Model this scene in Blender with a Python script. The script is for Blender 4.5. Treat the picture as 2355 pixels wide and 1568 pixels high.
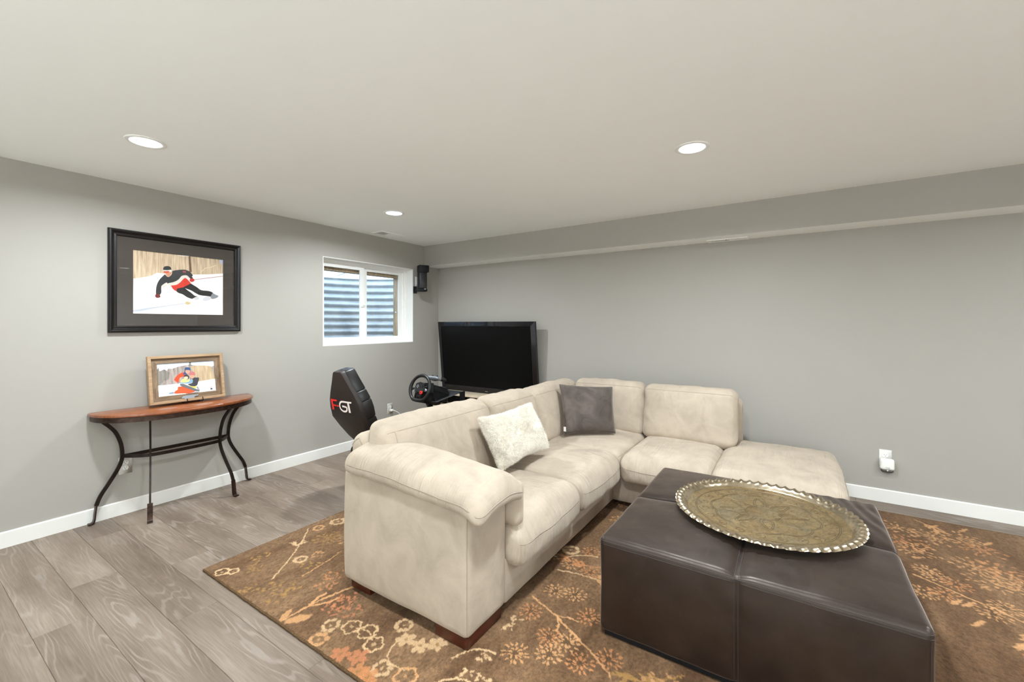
import bpy, bmesh, math, random
import numpy as np
from mathutils import Vector, Matrix
from mathutils.geometry import tessellate_polygon

random.seed(7)
rng = np.random.default_rng(7)
for o in list(bpy.data.objects):
    bpy.data.objects.remove(o)
scene = bpy.context.scene
COL = scene.collection
PI = math.pi

# ------------------------------------------------------------------ camera
cam_d = bpy.data.cameras.new('camera')
cam = bpy.data.objects.new('camera', cam_d)
COL.objects.link(cam)
cam_d.sensor_width = 36.0
cam_d.lens = 987.02 / 2355 * 36.0
cam_d.shift_y = -38.0 / 2355
cam_d.clip_start = 0.05
cam.location = (0, 0, 1.395)
cam.rotation_euler = (PI / 2, 0, 0.5803 - PI / 2)
scene.camera = cam

# ------------------------------------------------------------------ view, world
scene.view_settings.view_transform = 'Standard'
scene.view_settings.look = 'None'
scene.view_settings.gamma = 1.0
scene.view_settings.use_curve_mapping = False
scene.view_settings.exposure = 0.0
LAMP_W = 40.5           # output of each recessed lamp
scene.cycles.max_bounces = 7
scene.cycles.diffuse_bounces = 6
scene.cycles.glossy_bounces = 3
scene.cycles.transmission_bounces = 4
scene.cycles.transparent_max_bounces = 6
scene.cycles.caustics_reflective = False
scene.cycles.caustics_refractive = False
scene.cycles.use_adaptive_sampling = True
scene.cycles.adaptive_threshold = 0.035
scene.cycles.use_denoising = True
scene.cycles.use_light_tree = False
LAMP_COL = (0.86, 0.945, 1.0)
world = bpy.data.worlds.new('sky')
scene.world = world
world.use_nodes = True
bg = world.node_tree.nodes['Background']
bg.inputs['Color'].default_value = (0.60, 0.80, 1.0, 1)
bg.inputs['Strength'].default_value = 5.2

# room dimensions (metres)
YL, XR, XS = 4.129, 4.43, 4.153     # window wall, long wall, soffit face
X0, Y0, H, ZS = -3.8, -3.6, 2.44, 2.171


# ------------------------------------------------------------------ materials
class NT:
    def __init__(self, name):
        self.m = bpy.data.materials.new(name)
        self.m.use_nodes = True
        self.t = self.m.node_tree
        self.b = self.t.nodes['Principled BSDF']

    def n(self, typ, **kw):
        nd = self.t.nodes.new(typ)
        for k, v in kw.items():
            if k.startswith('_'):
                setattr(nd, k[1:], v)
            else:
                s = nd.inputs[int(k[1:])] if k[0] == 'i' and k[1:].isdigit() else nd.inputs[k.replace('_', ' ')]
                if isinstance(v, bpy.types.NodeSocket):
                    self.t.links.new(v, s)
                else:
                    s.default_value = v
        return nd

    def link(self, a, b):
        self.t.links.new(a, b)

    def coord(self, kind='Object', scale=(1, 1, 1), rot=(0, 0, 0), loc=(0, 0, 0)):
        tc = self.n('ShaderNodeTexCoord')
        mp = self.n('ShaderNodeMapping')
        self.link(tc.outputs[kind], mp.inputs['Vector'])
        mp.inputs['Scale'].default_value = scale
        mp.inputs['Rotation'].default_value = rot
        mp.inputs['Location'].default_value = loc
        return mp.outputs[0]

    def noise(self, vec, scale, detail=3, rough=.55, dist=0):
        nd = self.n('ShaderNodeTexNoise', Scale=scale, Detail=detail, Roughness=rough, Distortion=dist)
        self.link(vec, nd.inputs['Vector'])
        return nd.outputs['Fac']

    def ramp(self, fac, stops, interp='LINEAR'):
        r = self.n('ShaderNodeValToRGB')
        r.color_ramp.interpolation = interp
        el = r.color_ramp.elements
        while len(el) < len(stops):
            el.new(.5)
        for e, (p, c) in zip(el, stops):
            e.position = p
            e.color = (*c, 1) if len(c) == 3 else c
        self.link(fac, r.inputs['Fac'])
        return r.outputs['Color']

    def mix(self, fac, a, b, blend='MIX'):
        nd = self.n('ShaderNodeMix', _data_type='RGBA', _blend_type=blend)
        for s, v in ((nd.inputs[0], fac), (nd.inputs[6], a), (nd.inputs[7], b)):
            if isinstance(v, bpy.types.NodeSocket):
                self.link(v, s)
            elif isinstance(v, (int, float)):
                s.default_value = v
            else:
                s.default_value = (*v, 1)
        return nd.outputs[2]

    def math(self, op, a, b=0.0, c=0.0):
        nd = self.n('ShaderNodeMath', _operation=op)
        for s, v in zip(nd.inputs, (a, b, c)):
            if isinstance(v, bpy.types.NodeSocket):
                self.link(v, s)
            else:
                s.default_value = v
        return nd.outputs[0]

    def bump(self, height, strength=.3, dist=.01, prev=None):
        nd = self.n('ShaderNodeBump', Strength=strength, Distance=dist)
        self.link(height, nd.inputs['Height'])
        if prev:
            self.link(prev, nd.inputs['Normal'])
        return nd.outputs[0]

    def set(self, **kw):
        for k, v in kw.items():
            s = self.b.inputs[k.replace('_', ' ')]
            if isinstance(v, bpy.types.NodeSocket):
                self.link(v, s)
            else:
                s.default_value = (*v, 1) if isinstance(v, tuple) and len(v) == 3 else v
        return self


def plain(name, col, rough=.5, metal=0.0, spec=.5, var=0.0, vscale=6.0, bump=0.0, bscale=120.0, bdist=.002, coat=0.0):
    t = NT(name)
    if var:
        f = t.noise(t.coord(), vscale, 2)
        lo = tuple(max(0, c * (1 - var)) for c in col)
        hi = tuple(min(1, c * (1 + var)) for c in col)
        t.set(Base_Color=t.ramp(f, [(.3, lo), (.7, hi)]))
    else:
        t.set(Base_Color=col)
    t.set(Roughness=rough, Metallic=metal, Specular_IOR_Level=spec, Coat_Weight=coat)
    if bump:
        t.set(Normal=t.bump(t.noise(t.coord(), bscale, 2), bump, bdist))
    return t.m


M = {}
M['wall'] = plain('wall_paint', (.390, .366, .328), .62, spec=.25, var=.006, vscale=1.2)
M['ceil'] = plain('ceiling_paint', (.945, .947, .912), .8, spec=.2, var=.006, vscale=1.2)
M['wall_bounce'] = plain('bounce_wall_paint', (.90, .90, .885), .62, spec=.25, var=.006, vscale=1.2)  # invented pale paint, lets the unseen walls bounce more light
M['white'] = plain('white_trim_paint', (.80, .785, .745), .38, var=.01)
M['vinyl'] = plain('white_vinyl', (.88, .87, .84), .33)
M['plate'] = plain('white_plastic', (.88, .87, .83), .35)
M['slot'] = plain('dark_slot', (.03, .03, .03), .6)
M['slot_grey'] = plain('grey_slot', (.30, .29, .26), .6)
M['black_pl'] = plain('black_plastic', (.012, .012, .013), .35)
M['black_gloss'] = plain('black_gloss', (.006, .006, .008), .08)
M['black_matte'] = plain('black_matte', (.005, .005, .006), .6, spec=.3, bump=.1, bscale=300)
M['screen'] = plain('screen_black', (.002, .002, .002), .32, spec=.15)
M['red'] = plain('red_plastic', (.75, .03, .02), .4)
M['chrome'] = plain('brushed_metal', (.55, .57, .6), .3, 1.0)
M['silver'] = plain('silver_grey', (.35, .38, .42), .3, .6)
M['logo_white'] = plain('logo_white', (.85, .75, .70), .6)
M['logo_red'] = plain('logo_red', (.78, .02, .015), .6)
M['cherry_dark'] = plain('dark_cherry_wood', (.055, .012, .006), .3, var=.3, vscale=10)
M['iron'] = plain('dark_bronze_iron', (.022, .013, .010), .38, .55, var=.4, vscale=25)
M['iron_worn'] = plain('worn_bronze_iron', (.050, .028, .020), .36, .7, var=.5, vscale=40)
M['cream_wood'] = plain('pale_maple', (.62, .50, .36), .5, var=.12, vscale=8)
M['gravel'] = plain('gravel', (.30, .29, .27), .9, var=.5, vscale=40, bump=1, bscale=30, bdist=.02)
M['under'] = plain('underlay', (.25, .22, .19), .9, var=.05)
M['mount'] = plain('mount_steel', (.02, .02, .02), .45, .5)


def emissive(name, col, strength):
    t = NT(name)
    t.set(Base_Color=(.9, .9, .88), Roughness=.4, Emission_Color=col, Emission_Strength=strength)
    return t.m


M['lens'] = emissive('lamp_lens', LAMP_COL, 6.0)
M['lens'].cycles.emission_sampling = 'NONE'     # the area lamp under each lens gives the light


def glass(name, fres=.06, tint=(1, 1, 1)):
    t = NT(name)
    tr = t.n('ShaderNodeBsdfTransparent', Color=(*tint, 1))
    gl = t.n('ShaderNodeBsdfGlossy', Roughness=.01)
    fc_ = t.n('ShaderNodeLayerWeight', Blend=.5)
    sch = t.math('MULTIPLY_ADD', t.math('POWER', fc_.outputs['Facing'], 5.0), .96, .035)
    mx = t.n('ShaderNodeMixShader')
    t.link(sch, mx.inputs[0])
    t.link(tr.outputs[0], mx.inputs[1])
    t.link(gl.outputs[0], mx.inputs[2])
    out = t.t.nodes['Material Output']
    t.link(mx.outputs[0], out.inputs['Surface'])
    return t.m


M['glass'] = glass('clear_glass')


def cover_mat():
    t = NT('frosted_polycarbonate')
    tr = t.n('ShaderNodeBsdfTransparent', Color=(.95, .97, 1, 1))
    tl = t.n('ShaderNodeBsdfTranslucent', Color=(.9, .94, 1, 1))
    mx = t.n('ShaderNodeMixShader', Fac=.45)
    t.link(tr.outputs[0], mx.inputs[1])
    t.link(tl.outputs[0], mx.inputs[2])
    t.link(mx.outputs[0], t.t.nodes['Material Output'].inputs['Surface'])
    return t.m


M['cover'] = cover_mat()


def plank_mat():
    t = NT('grey_oak_plank')
    tc = t.n('ShaderNodeTexCoord')
    oi = t.n('ShaderNodeObjectInfo')
    off = t.n('ShaderNodeCombineXYZ', X=t.math('MULTIPLY', oi.outputs['Random'], 37.0), Y=t.math('MULTIPLY', oi.outputs['Random'], 91.0), Z=t.math('MULTIPLY', oi.outputs['Random'], 53.0))
    add = t.n('ShaderNodeVectorMath', _operation='ADD')
    t.link(tc.outputs['Object'], add.inputs[0])
    t.link(off.outputs[0], add.inputs[1])

    def sc(s):
        v = t.n('ShaderNodeVectorMath', _operation='MULTIPLY')
        t.link(add.outputs[0], v.inputs[0])
        v.inputs[1].default_value = s
        return v.outputs[0]
    big = t.noise(sc((4.2, .50, 1)), 1.5, 2, .5)               # cathedral field
    wob = t.noise(sc((30, 4, 1)), 1.0, 3, .6)
    f = t.math('ADD', t.math('MULTIPLY', big, 19.0), t.math('MULTIPLY', wob, 1.0))
    fr = t.math('FRACT', f)
    line = t.ramp(fr, [(0, (0, 0, 0)), (.30, (0, 0, 0)), (.46, (1, 1, 1)), (.58, (1, 1, 1)), (.72, (0, 0, 0)), (1, (0, 0, 0))])
    brk = t.ramp(t.noise(sc((9, 1.7, 1)), 1.2, 2, .6), [(.42, (0, 0, 0)), (.62, (1, 1, 1))])
    line2 = t.mix(1.0, line, brk, 'MULTIPLY')
    fib = t.noise(sc((160, 5, 1)), 1.0, 2, .65)
    tone = t.noise(sc((5, 1.1, 1)), 1.3, 3, .5)
    base = t.ramp(tone, [(.28, (.150, .112, .084)), (.5, (.200, .154, .119)), (.72, (.254, .203, .161))])
    tint = t.ramp(oi.outputs['Random'], [(0, (.90, .88, .86)), (1, (1.12, 1.11, 1.09))])
    base = t.mix(1.0, base, tint, 'MULTIPLY')
    fibc = t.ramp(fib, [(.3, (.84, .83, .82)), (.7, (1.14, 1.14, 1.14))])
    base = t.mix(1.0, base, fibc, 'MULTIPLY')
    colr = t.mix(t.math('MULTIPLY', line2, .42), base, (.37, .32, .275))
    kn = t.n('ShaderNodeTexVoronoi', Scale=1.0, _feature='F1')
    t.link(sc((3.4, 1.1, 1)), kn.inputs['Vector'])
    kr = t.ramp(kn.outputs['Distance'], [(.0, (1, 1, 1)), (.10, (0, 0, 0))])
    colr = t.mix(t.math('MULTIPLY', kr, .45), colr, (.11, .085, .068))
    t.set(Base_Color=colr, Roughness=.46, Specular_IOR_Level=.4)
    t.set(Normal=t.bump(fib, .16, .0012))
    return t.m


M['plank'] = plank_mat()


def fabric(name, wdir, col=(.415, .342, .268), wr=.5):
    t = NT(name)
    mott = t.noise(t.coord(), 5.5, 4, .62, .6)
    c = t.ramp(mott, [(.30, tuple(v * .80 for v in col)), (.50, col), (.68, tuple(v * 1.14 for v in col))])
    fine = t.noise(t.coord(), 420, 2)
    c = t.mix(.25, c, t.ramp(fine, [(.3, tuple(v * .8 for v in col)), (.7, tuple(v * 1.2 for v in col))]))
    t.set(Base_Color=c, Roughness=.92, Specular_IOR_Level=.12, Sheen_Weight=.22, Sheen_Roughness=.45, Sheen_Tint=(.95, .86, .75))
    b = None
    if wdir is not None:
        w = t.noise(t.coord(scale=wdir), 1.0, 3, .55, .5)
        msk = t.ramp(t.noise(t.coord(), 3.1, 2), [(.38, (.12, .12, .12)), (.62, (1, 1, 1))])
        b = t.bump(t.math('MULTIPLY', w, msk), wr, .03)
    t.set(Normal=t.bump(fine, .16, .001, b))
    return t.m


M['fab'] = fabric('taupe_microfibre', None)
M['fab_a'] = fabric('taupe_microfibre_seat', (24, 2.0, 2.0), wr=.8)
M['fab_b'] = fabric('taupe_microfibre_chaise', (2.0, 24, 2.0), wr=.75)
M['fab_back'] = fabric('taupe_microfibre_back', (9, 9, 3.0), wr=.45)
M['seam'] = plain('seam_thread', (.33, .27, .21), .9)


def leather():
    t = NT('dark_brown_leather')
    v = t.coord()
    n1 = t.noise(v, 7, 5, .6)
    c = t.ramp(n1, [(.3, (.009, .0050, .0035)), (.7, (.020, .0120, .0085))])
    sc_ = t.noise(t.coord(scale=(3, 60, 40), rot=(0, 0, .5)), 1.0, 4, .7)
    c = t.mix(t.ramp(sc_, [(.66, (0, 0, 0)), (.80, (.35, .35, .35))]), c, (.13, .10, .085))
    t.set(Base_Color=c, Specular_IOR_Level=.5, IOR=1.52, Specular_Tint=(1, .86, .76), Sheen_Weight=.42, Sheen_Roughness=.32, Sheen_Tint=(.80, .64, .55))
    t.set(Roughness=t.ramp(t.noise(v, 11, 4), [(.3, (.34, .34, .34)), (.7, (.47, .47, .47))]))
    gr = t.n('ShaderNodeTexVoronoi', Scale=420.0)
    t.link(v, gr.inputs['Vector'])
    b = t.bump(t.noise(v, 9, 3), .16, .012)
    t.set(Normal=t.bump(gr.outputs['Distance'], .12, .0008, b))
    return t.m


M['leather'] = leather()
M['thread'] = plain('dark_stitching', (.030, .021, .017), .6)


def brass():
    t = NT('engraved_brass')
    v = t.coord()
    c = t.ramp(t.noise(v, 9, 5, .65), [(.25, (.235, .155, .070)), (.5, (.345, .245, .120)), (.72, (.315, .255, .150))])
    tarn = t.ramp(t.noise(v, 4.5, 3), [(.48, (0, 0, 0)), (.72, (1, 1, 1))])
    c = t.mix(t.math('MULTIPLY', tarn, .5), c, (.17, .165, .115))
    # engraving: tangled scroll lines, thin grooves
    w1 = t.n('ShaderNodeTexVoronoi', Scale=44.0, _feature='DISTANCE_TO_EDGE')
    dv = t.n('ShaderNodeVectorMath', _operation='ADD')
    nz = t.n('ShaderNodeTexNoise', Scale=22.0)
    t.link(v, nz.inputs['Vector'])
    sv = t.n('ShaderNodeVectorMath', _operation='SCALE', Scale=.05)
    t.link(nz.outputs['Color'], sv.inputs[0])
    t.link(v, dv.inputs[0])
    t.link(sv.outputs[0], dv.inputs[1])
    t.link(dv.outputs[0], w1.inputs['Vector'])
    gro = t.ramp(w1.outputs['Distance'], [(.0, (0, 0, 0)), (.09, (1, 1, 1))])
    c = t.mix(t.math('MULTIPLY', t.math('SUBTRACT', 1.0, gro), .55), c, (.09, .060, .030))
    t.set(Base_Color=c, Metallic=.85, Roughness=t.ramp(t.noise(v, 30, 4), [(.3, (.36, .36, .36)), (.7, (.55, .55, .55))]))
    t.set(Normal=t.bump(gro, .35, .0015))
    return t.m


M['brass'] = brass()
M['rim'] = plain('tinned_brass_rim', (.56, .47, .34), .22, 1.0, var=.18, vscale=18)
M['engrave'] = plain('engraved_line', (.13, .092, .048), .5, .6)


def velvet():
    t = NT('grey_velvet')
    v = t.coord()
    c = t.ramp(t.noise(v, 7, 4, .6, .8), [(.3, (.062, .050, .043)), (.7, (.125, .104, .090))])
    t.set(Base_Color=c, Roughness=.85, Specular_IOR_Level=.15, Sheen_Weight=.5, Sheen_Roughness=.35, Sheen_Tint=(.6, .55, .5))
    t.set(Normal=t.bump(t.noise(t.coord(scale=(1, 1, 1)), 16, 4), .25, .01))
    return t.m


M['velvet'] = velvet()
M['fur'] = plain('cream_faux_fur', (.90, .855, .77), .95, spec=.1, var=.08, vscale=30)


def oak_top():
    t = NT('cherry_table_top')
    v = t.coord(scale=(3, 30, 3))
    c = t.ramp(t.noise(v, 1.5, 4, .6), [(.3, (.16, .042, .012)), (.7, (.30, .095, .030))])
    t.set(Base_Color=c, Roughness=.22, Coat_Weight=.4, Coat_Roughness=.12)
    return t.m


M['cherry'] = oak_top()


def barn(name, a, b, axis):
    t = NT(name)
    s = (90, 90, 90)
    s = tuple(6 if i == axis else 70 for i in range(3))
    v = t.coord(scale=s)
    c = t.ramp(t.noise(v, 1.0, 5, .65), [(.3, a), (.7, b)])
    t.set(Base_Color=c, Roughness=.65)
    t.set(Normal=t.bump(t.noise(v, 1.0, 5), .3, .002))
    return t.m


M['barn_lo'] = barn('weathered_wood_rail', (.10, .058, .030), (.29, .195, .115), 0)
M['barn_v'] = barn('weathered_wood_stile', (.10, .058, .030), (.29, .195, .115), 2)
M['barn_edge'] = barn('pale_wood_edge', (.28, .17, .085), (.47, .315, .185), 0)
M['frame_black'] = plain('black_lacquer_frame', (.006, .0045, .004), .34, spec=.35, var=.3)
M['mat_brown'] = plain('brown_suede_mat', (.046, .035, .028), .9, var=.14, vscale=22)
M['buck'] = barn('weathered_lumber', (.20, .16, .11), (.55, .40, .24), 2)


def galv():
    t = NT('galvanised_steel')
    v = t.coord()
    c = t.ramp(t.noise(v, 6, 4, .6), [(.3, (.50, .53, .55)), (.7, (.68, .71, .73))])
    dirt = t.ramp(t.noise(t.coord(scale=(2, 2, 9)), 1.4, 4), [(.55, (0, 0, 0)), (.8, (1, 1, 1))])
    c = t.mix(t.math('MULTIPLY', dirt, .45), c, (.40, .42, .33))
    t.set(Base_Color=c, Metallic=.35, Roughness=.48)
    return t.m


M['galv'] = galv()


def rug_mat():
    t = NT('rug_pile')
    at = t.n('ShaderNodeAttribute', _attribute_name='Col')
    v = t.coord()
    f = t.noise(v, 330, 3, .7)
    c = t.mix(1.0, at.outputs['Color'], t.ramp(f, [(.28, (.52, .50, .48)), (.72, (1.5, 1.5, 1.5))]), 'MULTIPLY')
    t.set(Base_Color=c, Roughness=1.0, Specular_IOR_Level=.05, Sheen_Weight=.25, Sheen_Roughness=.5, Sheen_Tint=(.8, .6, .45))
    t.set(Normal=t.bump(f, .5, .004))
    return t.m


M['rug'] = rug_mat()
M['rug_edge'] = plain('rug_binding', (.115, .070, .035), 1.0, spec=.05, var=.35, vscale=160, bump=.8, bscale=260, bdist=.004)


# ------------------------------------------------------------------ mesh helpers
def vhash(i, j, k):
    h = (i * 374761393 + j * 668265263 + k * 2147483647) & 0xffffffff
    h = ((h ^ (h >> 13)) * 1274126177) & 0xffffffff
    return ((h ^ (h >> 16)) & 0xffff) / 65535.0


def vnoise(P):
    P = np.asarray(P, float)
    i = np.floor(P).astype(np.int64)
    f = P - i
    f = f * f * (3 - 2 * f)
    out = 0
    for dx in (0, 1):
        for dy in (0, 1):
            for dz in (0, 1):
                w = (f[..., 0] if dx else 1 - f[..., 0]) * (f[..., 1] if dy else 1 - f[..., 1]) * (f[..., 2] if dz else 1 - f[..., 2])
                out = out + w * vhash(i[..., 0] + dx, i[..., 1] + dy, i[..., 2] + dz)
    return out - .5


def link(o, parent=None):
    COL.objects.link(o)
    if parent:
        o.parent = parent
    return o


def mesh_obj(name, verts, faces, mat, parent=None, smooth=False, sharp=None):
    me = bpy.data.meshes.new(name)
    me.from_pydata([tuple(map(float, v)) for v in verts], [], [tuple(int(i) for i in f) for f in faces])
    for m in (mat if isinstance(mat, list) else [mat]):
        me.materials.append(M[m] if isinstance(m, str) else m)
    if smooth:
        me.polygons.foreach_set('use_smooth', [True] * len(me.polygons))
        if sharp:
            me.set_sharp_from_angle(angle=sharp)
    me.update()
    return link(bpy.data.objects.new(name, me), parent)


class MB:
    """collects vertices and faces for one mesh"""
    def __init__(self):
        self.v, self.f, self.mi = [], [], []

    def add(self, v, f, mi=0):
        b = len(self.v)
        self.v += [tuple(map(float, p)) for p in v]
        self.f += [tuple(int(i) + b for i in q) for q in f]
        self.mi += [mi] * len(f)
        return self

    def box(self, x0, x1, y0, y1, z0, z1, mi=0):
        v = [(x, y, z) for z in (z0, z1) for y in (y0, y1) for x in (x0, x1)]
        f = [(0, 2, 3, 1), (4, 5, 7, 6), (0, 1, 5, 4), (1, 3, 7, 5), (3, 2, 6, 7), (2, 0, 4, 6)]
        return self.add(v, f, mi)

    def build(self, name, mat, parent=None, smooth=False, bevel=0, seg=2, sharp=.6):
        me = bpy.data.meshes.new(name)
        me.from_pydata(self.v, [], self.f)
        for m in (mat if isinstance(mat, list) else [mat]):
            me.materials.append(M[m] if isinstance(m, str) else m)
        if any(self.mi):
            me.polygons.foreach_set('material_index', self.mi)
        if bevel:
            bm = bmesh.new()
            bm.from_mesh(me)
            eds = [e for e in bm.edges if len(e.link_faces) == 2 and e.calc_face_angle(0) > .5]
            bmesh.ops.bevel(bm, geom=eds, offset=bevel, segments=seg, profile=.5, affect='EDGES', clamp_overlap=True)
            bm.to_mesh(me)
            bm.free()
        if smooth or bevel:
            me.polygons.foreach_set('use_smooth', [True] * len(me.polygons))
            me.set_sharp_from_angle(angle=sharp)
        me.update()
        return link(bpy.data.objects.new(name, me), parent)


def box(name, x0, x1, y0, y1, z0, z1, mat, parent=None, bevel=0, seg=2):
    return MB().box(x0, x1, y0, y1, z0, z1).build(name, mat, parent, bevel=bevel, seg=seg)


def cube_grid(nx, ny, nz, ease=.75):
    def ax(n):
        t = np.linspace(-1, 1, n + 1)
        return (1 - ease) * t + ease * np.sin(t * PI / 2)
    X, Y, Z = ax(nx), ax(ny), ax(nz)
    idx, pts, faces = {}, [], []

    def vid(i, j, k):
        key = (i, j, k)
        if key not in idx:
            idx[key] = len(pts)
            pts.append((X[i], Y[j], Z[k]))
        return idx[key]
    for i in range(nx):
        for j in range(ny):
            faces.append((vid(i, j, 0), vid(i, j + 1, 0), vid(i + 1, j + 1, 0), vid(i + 1, j, 0)))
            faces.append((vid(i, j, nz), vid(i + 1, j, nz), vid(i + 1, j + 1, nz), vid(i, j + 1, nz)))
    for i in range(nx):
        for k in range(nz):
            faces.append((vid(i, 0, k), vid(i + 1, 0, k), vid(i + 1, 0, k + 1), vid(i, 0, k + 1)))
            faces.append((vid(i, ny, k), vid(i, ny, k + 1), vid(i + 1, ny, k + 1), vid(i + 1, ny, k)))
    for j in range(ny):
        for k in range(nz):
            faces.append((vid(0, j, k), vid(0, j, k + 1), vid(0, j + 1, k + 1), vid(0, j + 1, k)))
            faces.append((vid(nx, j, k), vid(nx, j + 1, k), vid(nx, j + 1, k + 1), vid(nx, j, k + 1)))
    return np.array(pts), faces


class Cushion:
    """rounded, bulging box; call it on points of the [-1,1] cube to get world points"""
    def __init__(self, lo, hi, r=.05, bulge=(0, 0, 0), n=(28, 24, 12), warp=None, lump=.004, lfreq=7.0, seed=0, pw=2.0):
        self.lo, self.hi = np.array(lo, float), np.array(hi, float)
        self.c, self.h = (self.lo + self.hi) / 2, (self.hi - self.lo) / 2
        self.r, self.bulge, self.n, self.warp, self.lump, self.lf, self.seed, self.pw = r, np.array(bulge), n, warp, lump, lfreq, seed, pw

    def __call__(self, p):
        p = np.asarray(p, float)
        q = p * self.h
        rr = np.minimum(self.r, self.h * .999)
        inner = self.h - rr
        c = np.clip(q, -inner, inner)
        d = (q - c) / rr
        l = np.linalg.norm(d, axis=-1, keepdims=True)
        v = c + np.where(l > 1e-9, d / np.maximum(l, 1e-9), 0) * rr
        s = np.clip(np.abs(v / self.h), 0, 1)
        g = 1 - s ** self.pw
        for a in range(3):
            if self.bulge[a]:
                b, e = [k for k in range(3) if k != a]
                v[..., a] += np.sign(p[..., a]) * np.abs(p[..., a]) ** 1.5 * self.bulge[a] * g[..., b] * g[..., e]
        v = v + self.c
        if self.lump:
            nz = vnoise(v * self.lf + self.seed * 13.7) + .5 * vnoise(v * self.lf * 2.3 + self.seed * 7.1)
            nrm = d / np.maximum(np.linalg.norm(d, axis=-1, keepdims=True), 1e-9)
            v = v + nrm * (nz * self.lump * 2)[..., None]
        return self.warp(v) if self.warp else v

    def build(self, name, mat, parent=None, seams=()):
        p, f = cube_grid(*self.n)
        o = mesh_obj(name, self(p), f, mat, parent, smooth=True)
        for s in seams:
            self.seam(s, o)
        return o

    def seam(self, path, parent, r=.0022, mat='seam', k=22, name='seam'):
        pts = []
        for a, b in zip(path[:-1], path[1:]):
            for t in np.linspace(0, 1, k, endpoint=False):
                pts.append(np.array(a) * (1 - t) + np.array(b) * t)
        pts.append(np.array(path[-1]))
        w = self(np.array(pts))
        return tube(name, w, r, mat, parent, 5)


def tube_data(path, r, n=8, closed=False, flat=None, up=None, cap=True):
    P = np.asarray(path, float)
    m = len(P)
    if closed:
        T = np.roll(P, -1, 0) - np.roll(P, 1, 0)
    else:
        T = np.gradient(P, axis=0)
    T = T / np.maximum(np.linalg.norm(T, axis=1, keepdims=True), 1e-9)
    ref = np.array(up, float) if up is not None else (np.array([0, 0, 1.]) if abs(T[0][2]) < .9 else np.array([1., 0, 0]))
    V = []
    nn = ref - T[0] * (ref @ T[0])
    nn /= np.linalg.norm(nn)
    R = np.broadcast_to(np.asarray(r, float), (m,))
    for i in range(m):
        base = ref if up is not None else nn
        nn = base - T[i] * (base @ T[i])
        nn /= max(np.linalg.norm(nn), 1e-9)
        bb = np.cross(T[i], nn)
        if flat:
            w, h = flat
            ring = [nn * a * h + bb * b * w for a, b in ((1, 1), (1, -1), (-1, -1), (-1, 1))]
            V += [P[i] + q for q in ring]
        else:
            for k in range(n):
                a = 2 * PI * k / n
                V.append(P[i] + R[i] * (nn * math.cos(a) + bb * math.sin(a)))
    c = 4 if flat else n
    F = []
    for i in range(m if closed else m - 1):
        j = (i + 1) % m
        for k in range(c):
            F.append((i * c + k, i * c + (k + 1) % c, j * c + (k + 1) % c, j * c + k))
    if not closed and cap:
        F.append(tuple(range(c))[::-1])
        F.append(tuple(range((m - 1) * c, m * c)))
    return V, F


def tube(name, path, r, mat, parent=None, n=8, closed=False, flat=None, up=None):
    V, F = tube_data(path, r, n, closed, flat, up)
    return mesh_obj(name, V, F, mat, parent, smooth=True, sharp=.9)


def smooth_path(pts, k=6):
    """Catmull-Rom through points"""
    P = np.asarray(pts, float)
    Q = np.vstack([2 * P[0] - P[1], P, 2 * P[-1] - P[-2]])
    out = []
    for i in range(1, len(Q) - 2):
        a, b, c, d = Q[i - 1], Q[i], Q[i + 1], Q[i + 2]
        for t in np.linspace(0, 1, k, endpoint=False):
            out.append(.5 * ((2 * b) + (-a + c) * t + (2 * a - 5 * b + 4 * c - d) * t * t + (-a + 3 * b - 3 * c + d) * t ** 3))
    out.append(P[-1])
    return np.array(out)


def lathe_data(prof, n=40, c=(0, 0, 0)):
    V, F = [], []
    for r, z in prof:
        for k in range(n):
            a = 2 * PI * k / n
            V.append((c[0] + r * math.cos(a), c[1] + r * math.sin(a), c[2] + z))
    for i in range(len(prof) - 1):
        for k in range(n):
            F.append((i * n + k, i * n + (k + 1) % n, (i + 1) * n + (k + 1) % n, (i + 1) * n + k))
    return V, F


def poly_tris(pts3):
    return [tuple(t) for t in tessellate_polygon([[Vector(p) for p in pts3]])]


def prism(mb, pts, fn, t0, t1, mi=0):
    """outline pts (u,v) extruded between fn(u,v,t0) and fn(u,v,t1)"""
    n = len(pts)
    A = [fn(u, v, t0) for u, v in pts]
    B = [fn(u, v, t1) for u, v in pts]
    tri = poly_tris([(u, v, 0) for u, v in pts])
    F = [t for t in tri] + [tuple(n + i for i in t[::-1]) for t in tri]
    for i in range(n):
        j = (i + 1) % n
        F.append((i, j, n + j, n + i))
    mb.add(A + B, F, mi)


def fix_normals(o):
    bm = bmesh.new()
    bm.from_mesh(o.data)
    bmesh.ops.recalc_face_normals(bm, faces=bm.faces)
    bm.to_mesh(o.data)
    bm.free()
    return o


def thing(name, label, cat, loc=(0, 0, 0), group=None):
    o = bpy.data.objects.new(name, None)
    o.empty_display_size = .05
    o.location = loc
    COL.objects.link(o)
    o['label'], o['category'] = label, cat
    if group:
        o['group'] = group
    return o


def put(root, objs=None):
    """parts are modelled in world space: keep them there under a root that stands at the thing's base"""
    bpy.context.view_layer.update()
    inv = Matrix.Translation(root.location).inverted()
    for c in root.children:
        c.matrix_parent_inverse = inv
    return root


def tag(o, label, cat, group=None):
    o['label'], o['category'] = label, cat
    if group:
        o['group'] = group
    return o


def struct(o, label=None):
    o['kind'] = 'structure'
    if label:
        o['label'] = label
    return o


# ================================================================== the setting
# floor: underlay with separate planks
flo = struct(box('floor', X0 - .1, XR + .1, Y0 - .1, YL + .1, -.10, -.0085, 'under'))
tag(flo, 'grey-brown wood-look plank floor under the rug and furniture', 'floor')
PW, PL, GAP = .1905, 1.38, .0007


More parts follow.
